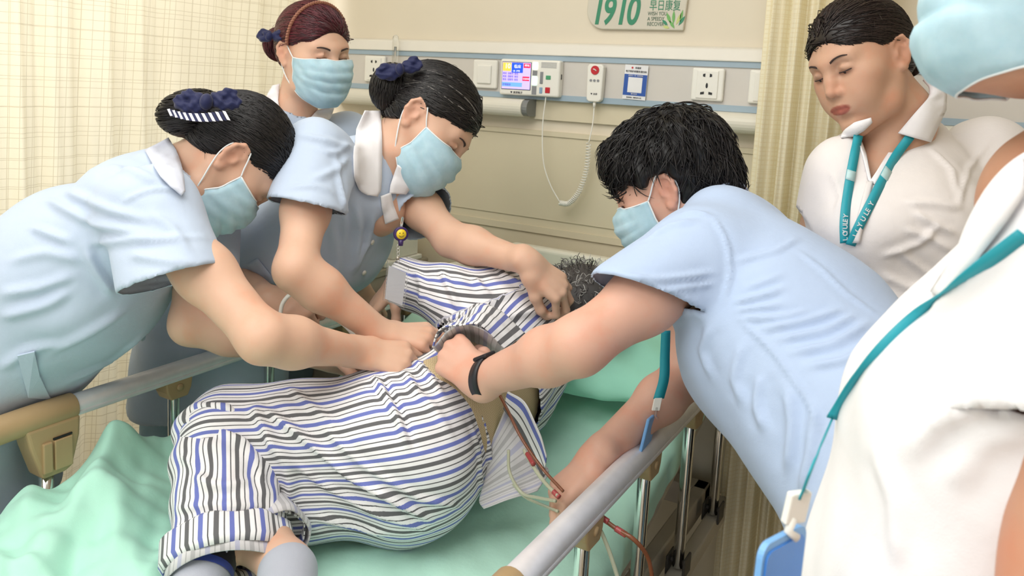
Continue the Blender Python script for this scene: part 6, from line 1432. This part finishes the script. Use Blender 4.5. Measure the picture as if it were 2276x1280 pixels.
# ---- pyjama shirt
S = Sdf(); lt = unit(V3(0.0, -0.35, 1))
S.sec(V3(-0.828, 1.38, 0.875), chest, lt, lt, 0.162, 0.128, 0.178, 0.125, k=0.03, flat=[(V3(-0.828, 1.375, 0.875), unit(V3(0.15, -0.95, -0.25)))])
S.sec(chest, neck, lt, lt, 0.180, 0.125, 0.080, 0.070, k=0.05)
S.ell(shT, (0.080, 0.080, 0.080), k=0.06); S.cone(shT, elT, 0.072, 0.060, k=0.05); S.cone(elT, wrT+unit(wrT-elT)*0.03, 0.060, 0.054, k=0.035, flat=[(wrT+unit(wrT-elT)*0.005, unit(wrT-elT))])
S.cone(neck, HD(0, -0.03, -0.06), 0.060, 0.058, k=0.006, op='s')
V, Q = S.mesh(0.0056); sE = wrT+unit(wrT-elT)*0.005
V, Q = open_ends(V, Q, [(V3(-0.828, 1.375, 0.875), unit(V3(0.15, -0.95, -0.25)), 0.152, unit(V3(0.15, -0.95, -0.25))), (sE, unit(wrT-elT), 0.060, unit(wrT-elT))], 0.0056)
V = V+normals(V, Q)*wavy(V, [((1, 0.6, 0.2), 9, 0.0025), ((0.4, -1, 0.6), 12, 0.002)], 91)[:, None]
V = fold(V, Q, [([(980, 600), (1000, 640), (1020, 690)], 0.010, 0.009), ([(1040, 590), (1060, 630), (1090, 660)], 0.010, 0.010), ([(920, 600), (940, 630), (935, 680)], 0.010, 0.010), ([(1100, 590), (1130, 620), (1180, 640)], 0.010, 0.010), ([(1060, 690), (1110, 660), (1160, 650)], 0.010, 0.010), ([(1090, 720), (1150, 700), (1200, 690)], 0.010, 0.010), ([(1140, 590), (1200, 600), (1230, 640)], 0.008, 0.008), ([(1050, 730), (1100, 750), (1150, 790)], 0.010, 0.010)])
sa, da = around(V, [wrT-unit(elT-wrT)*0.1, elT, shT], V3(0, 0, 1), 0.066); sb, db = around(V, [V3(-0.83, 1.2, 0.83), chest, neck+V3(0, 0.1, 0.03)], V3(0, 0, 1), 0.16)
sc = np.where(da-0.066 < db-0.15, sa, sb); cloth_obj('pyjama_shirt', V, Q, 'pyjama_stripe', pD, {'sc': sc})
# shirt tail: loose cloth pulled aside, lying over the sheet behind the back
def sheet_strip(A, B, mat, name, seed, amp=0.004, n=44, m=22, sc_dir=0, flip=1.0):
    """A, B: matching 3D border lines; cloth between them with soft waves"""
    a, b = bez(A, n), bez(B, n); V = []; sc = []
    for j in range(m):
        t = j/(m-1)
        for i in range(n): V.append(a[i]*(1-t)+b[i]*t); sc.append((i/(n-1)*np.linalg.norm(a[-1]-a[0]) if sc_dir == 0 else t*np.linalg.norm(a[0]-b[0]))*flip)
    V = np.array(V); Q = np.array([[j*n+i, j*n+i+1, (j+1)*n+i+1, (j+1)*n+i] for j in range(m-1) for i in range(n-1)])
    V = V+normals(V, Q)*wavy(V, [((1, 0.5, 0.2), 11, amp), ((0.3, 1, 0.4), 9, amp*0.8), ((1, -1, 0.5), 19, amp*0.4)], seed)[:, None]
    return cloth_obj(name, V, Q, mat, pD, {'sc': np.array(sc)}, 0.0022)
sheet_strip([P(1130, 868, 1.50), P(1170, 900, 1.485), P(1205, 960, 1.475), P(1218, 1010, 1.475)], [P(1120, 905, 1.505), P(1150, 950, 1.505), P(1190, 1020, 1.50), P(1212, 1062, 1.495)], 'pyjama_stripe', 'shirt_tail', 5, 0.003, sc_dir=1)
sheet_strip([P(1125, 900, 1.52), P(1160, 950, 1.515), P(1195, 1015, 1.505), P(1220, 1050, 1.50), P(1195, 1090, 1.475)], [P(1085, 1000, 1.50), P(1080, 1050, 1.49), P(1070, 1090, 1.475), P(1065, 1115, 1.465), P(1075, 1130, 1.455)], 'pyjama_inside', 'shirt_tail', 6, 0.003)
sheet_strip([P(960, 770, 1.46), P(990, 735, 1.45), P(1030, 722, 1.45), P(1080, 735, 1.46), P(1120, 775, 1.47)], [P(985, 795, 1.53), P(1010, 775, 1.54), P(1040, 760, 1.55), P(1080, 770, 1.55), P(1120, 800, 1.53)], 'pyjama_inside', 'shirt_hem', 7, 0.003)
sheet_strip([P(960, 772, 1.455), P(990, 733, 1.445), P(1030, 718, 1.445), P(1080, 730, 1.455), P(1125, 775, 1.465)], [P(1000, 720, 1.60), P(1030, 690, 1.60), P(1070, 680, 1.60), P(1120, 690, 1.59), P(1170, 740, 1.58)], 'pyjama_stripe', 'shirt_hem', 8, 0.004, sc_dir=0, flip=1.35)
# ---- curly grey hair
S = hair_cap_sdf(HD, 0.012, 0.080); V, Q = S.mesh(0.005); capD = obj('hair', V, Q, 'hair_grey', pD, attrs={'hv': np.full(len(V), 0.2)})
X = HD.inv(V); Nl = normals(V, Q)@HD.R; rg = np.random.default_rng(2); paths = []
for k in range(900):
    i = rg.integers(len(X)); p, n_ = X[i], Nl[i]; t1_ = unit(np.cross(n_, rg.normal(0, 1, 3))); t2_ = np.cross(n_, t1_); R_ = rg.uniform(0.004, 0.009); L = rg.uniform(0.006, 0.020); tw = rg.uniform(4, 8); ph = rg.uniform(0, 6)
    paths.append([p+t1_*R_*math.cos(ph+u*tw)+n_*(R_*math.sin(ph+u*tw)+L*u+0.002)+t2_*L*u for u in np.linspace(0, 1, 12)])
locks(HD, paths, 0.0008, 'hair_grey', 'hair_curls', capD, 3, 20, 3)['kind'] = 'stuff'
# ================================================================ quilt, tubes
def quilt():
    nx_, ny_ = 150, 150; xs = np.linspace(-1.415, -0.93, nx_); ys_ = np.linspace(0.40, 1.14, ny_)
    Xg, Yg = np.meshgrid(xs, ys_); base = 0.668+0*Xg
    def ridge(a, b, h, w):
        a, b = np.array(a), np.array(b); ab = b-a; u = np.clip(((Xg-a[0])*ab[0]+(Yg-a[1])*ab[1])/(ab@ab), 0, 1); d = np.hypot(Xg-a[0]-u*ab[0], Yg-a[1]-u*ab[1]); return h*np.exp(-(d/w)**2)
    Z = base.copy()
    Z += 0.030*np.exp(-(((Xg+1.36)/0.16)**2+((Yg-0.80)/0.20)**2))
    for a, b, h, w in (((-1.385, 0.92), (-1.385, 1.13), 0.060, 0.045), ((-1.38, 0.92), (-1.26, 0.83), 0.050, 0.050), ((-1.26, 0.83), (-1.12, 0.77), 0.034, 0.050), ((-1.40, 0.76), (-1.22, 0.70), 0.026, 0.050), ((-1.34, 0.86), (-1.20, 0.66), 0.020, 0.032), ((-1.36, 0.60), (-1.10, 0.62), 0.026, 0.05), ((-1.41, 0.84), (-1.34, 0.72), 0.018, 0.04), ((-1.15, 0.55), (-1.35, 0.50), 0.024, 0.05), ((-1.28, 0.78), (-1.10, 0.70), 0.014, 0.020), ((-1.36, 0.68), (-1.18, 0.60), 0.012, 0.018), ((-1.24, 0.64), (-1.08, 0.68), 0.012, 0.018)):
        Z += ridge(a, b, h, w)
    for k_, (dx_, dy_, f_, a_) in enumerate(((1, 0.55, 3.5, 0.010), (0.35, 1, 4.5, 0.007), (1, -0.8, 7.0, 0.003))):
        ph = (Xg*dx_+Yg*dy_)*f_*6.28+1.3*np.sin(Xg*11+k_)+1.1*np.sin(Yg*9+2*k_); Z += a_*(1-np.abs(np.sin(ph*0.5)))**1.5
    pts = np.c_[Xg.ravel(), Yg.ravel(), Z.ravel()]
    Z = (Z.ravel()+wavy(np.c_[Xg.ravel(), Yg.ravel(), 0*Z.ravel()], [((1, 0.4, 0), 7, 0.006), ((0.4, 1, 0), 9, 0.005), ((1, -1, 0), 16, 0.0025), ((0.8, 1, 0), 26, 0.0012)], 14)).reshape(ny_, nx_)
    # wavy outline: edges curl down to the sheet, the rail side slopes off the mattress
    ed = np.minimum(np.minimum((Xg+1.43)/0.03, (Yg-0.39)/0.03), np.minimum((-0.985-0.10*np.sin(Yg*9)*0.3-0.12*np.clip((Yg-0.8)/0.3, 0, 1)-Xg)/0.03, (1.15-Yg)/0.03))
    Z = np.where(ed < 1, 0.655+(Z-0.655)*np.clip(ed, 0, 1)**0.5, Z)
    V = np.c_[Xg.ravel(), Yg.ravel(), Z.ravel()]; Q = np.array([[j*nx_+i, j*nx_+i+1, (j+1)*nx_+i+1, (j+1)*nx_+i] for j in range(ny_-1) for i in range(nx_-1)])
    V2, Q2, _ = drop(V, Q, ed.ravel() < 0.02)
    o = obj('quilt', V2, Q2, 'quilt_green'); md = o.modifiers.new('thickness', 'SOLIDIFY'); md.thickness = 0.01; md.offset = -1; md.use_rim_only = True
    return tag(o, 'crumpled mint green quilt pushed to the foot corner by the left rail', 'quilt')
quilt()
plain('tube_brown', (128, 74, 46), 0.25); plain('tube_clear', (222, 222, 196), 0.2, Transmission_Weight=0.4); plain('tube_red', (172, 74, 74), 0.25)
def line(name, label, pts, r, mat, extra=()):
    t = thing(name, label, 'tube', pts[0], 'drain tubes'); vv, ff = tube(bez(pts, 60), r, 9); obj('tubing', vv, ff, mat, t)
    for e, r2, m2 in extra: vv, ff = tube(bez(e, 12), r2, 9); obj('connector', vv, ff, m2, t)
line('drain_tube', 'thin brown drain tube running from the binder to the gripping hand', [P(1112, 880, 1.455), P(1130, 915, 1.43), P(1160, 975, 1.40), P(1205, 1040, 1.37), P(1252, 1092, 1.335)], 0.0028, 'tube_brown')
line('drain_tube', 'clear drain tube with two red joints beside the brown tube', [P(1165, 1000, 1.44), P(1175, 1020, 1.42), P(1205, 1065, 1.38), P(1240, 1102, 1.335)], 0.0034, 'tube_clear', [([P(1172, 1008, 1.425), P(1186, 1032, 1.40)], 0.0045, 'tube_red'), ([P(1230, 1092, 1.345), P(1243, 1105, 1.335)], 0.0045, 'tube_red')])
line('drain_tube', 'pale looped drain tube lying on the striped shirt tail', [P(1130, 1000, 1.46), P(1133, 1050, 1.455), P(1160, 1095, 1.44), P(1195, 1106, 1.40), P(1235, 1113, 1.345)], 0.0030, 'tube_clear')
line('drain_tube', 'pale drain tube lying lowest across the green sheet', [P(1140, 1075, 1.46), P(1165, 1103, 1.455), P(1195, 1118, 1.44), P(1240, 1136, 1.35)], 0.0026, 'tube_clear')
line('drain_tube', 'drain tube with red joint curving down past the rail posts', [P(1292, 1128, 1.30), P(1325, 1143, 1.29), P(1370, 1175, 1.275), P(1410, 1200, 1.26), P(1440, 1240, 1.27), P(1452, 1300, 1.28)], 0.0036, 'tube_brown', [([P(1330, 1145, 1.288), P(1352, 1160, 1.280)], 0.005, 'tube_red'), ([P(1368, 1174, 1.276), P(1392, 1189, 1.268)], 0.005, 'tube_red')])
line('drain_tube', 'pale yellow drain tube hanging beside the chrome rail post', [P(1285, 1140, 1.30), P(1325, 1165, 1.29), P(1350, 1215, 1.28), P(1375, 1290, 1.27)], 0.0034, 'tube_clear')
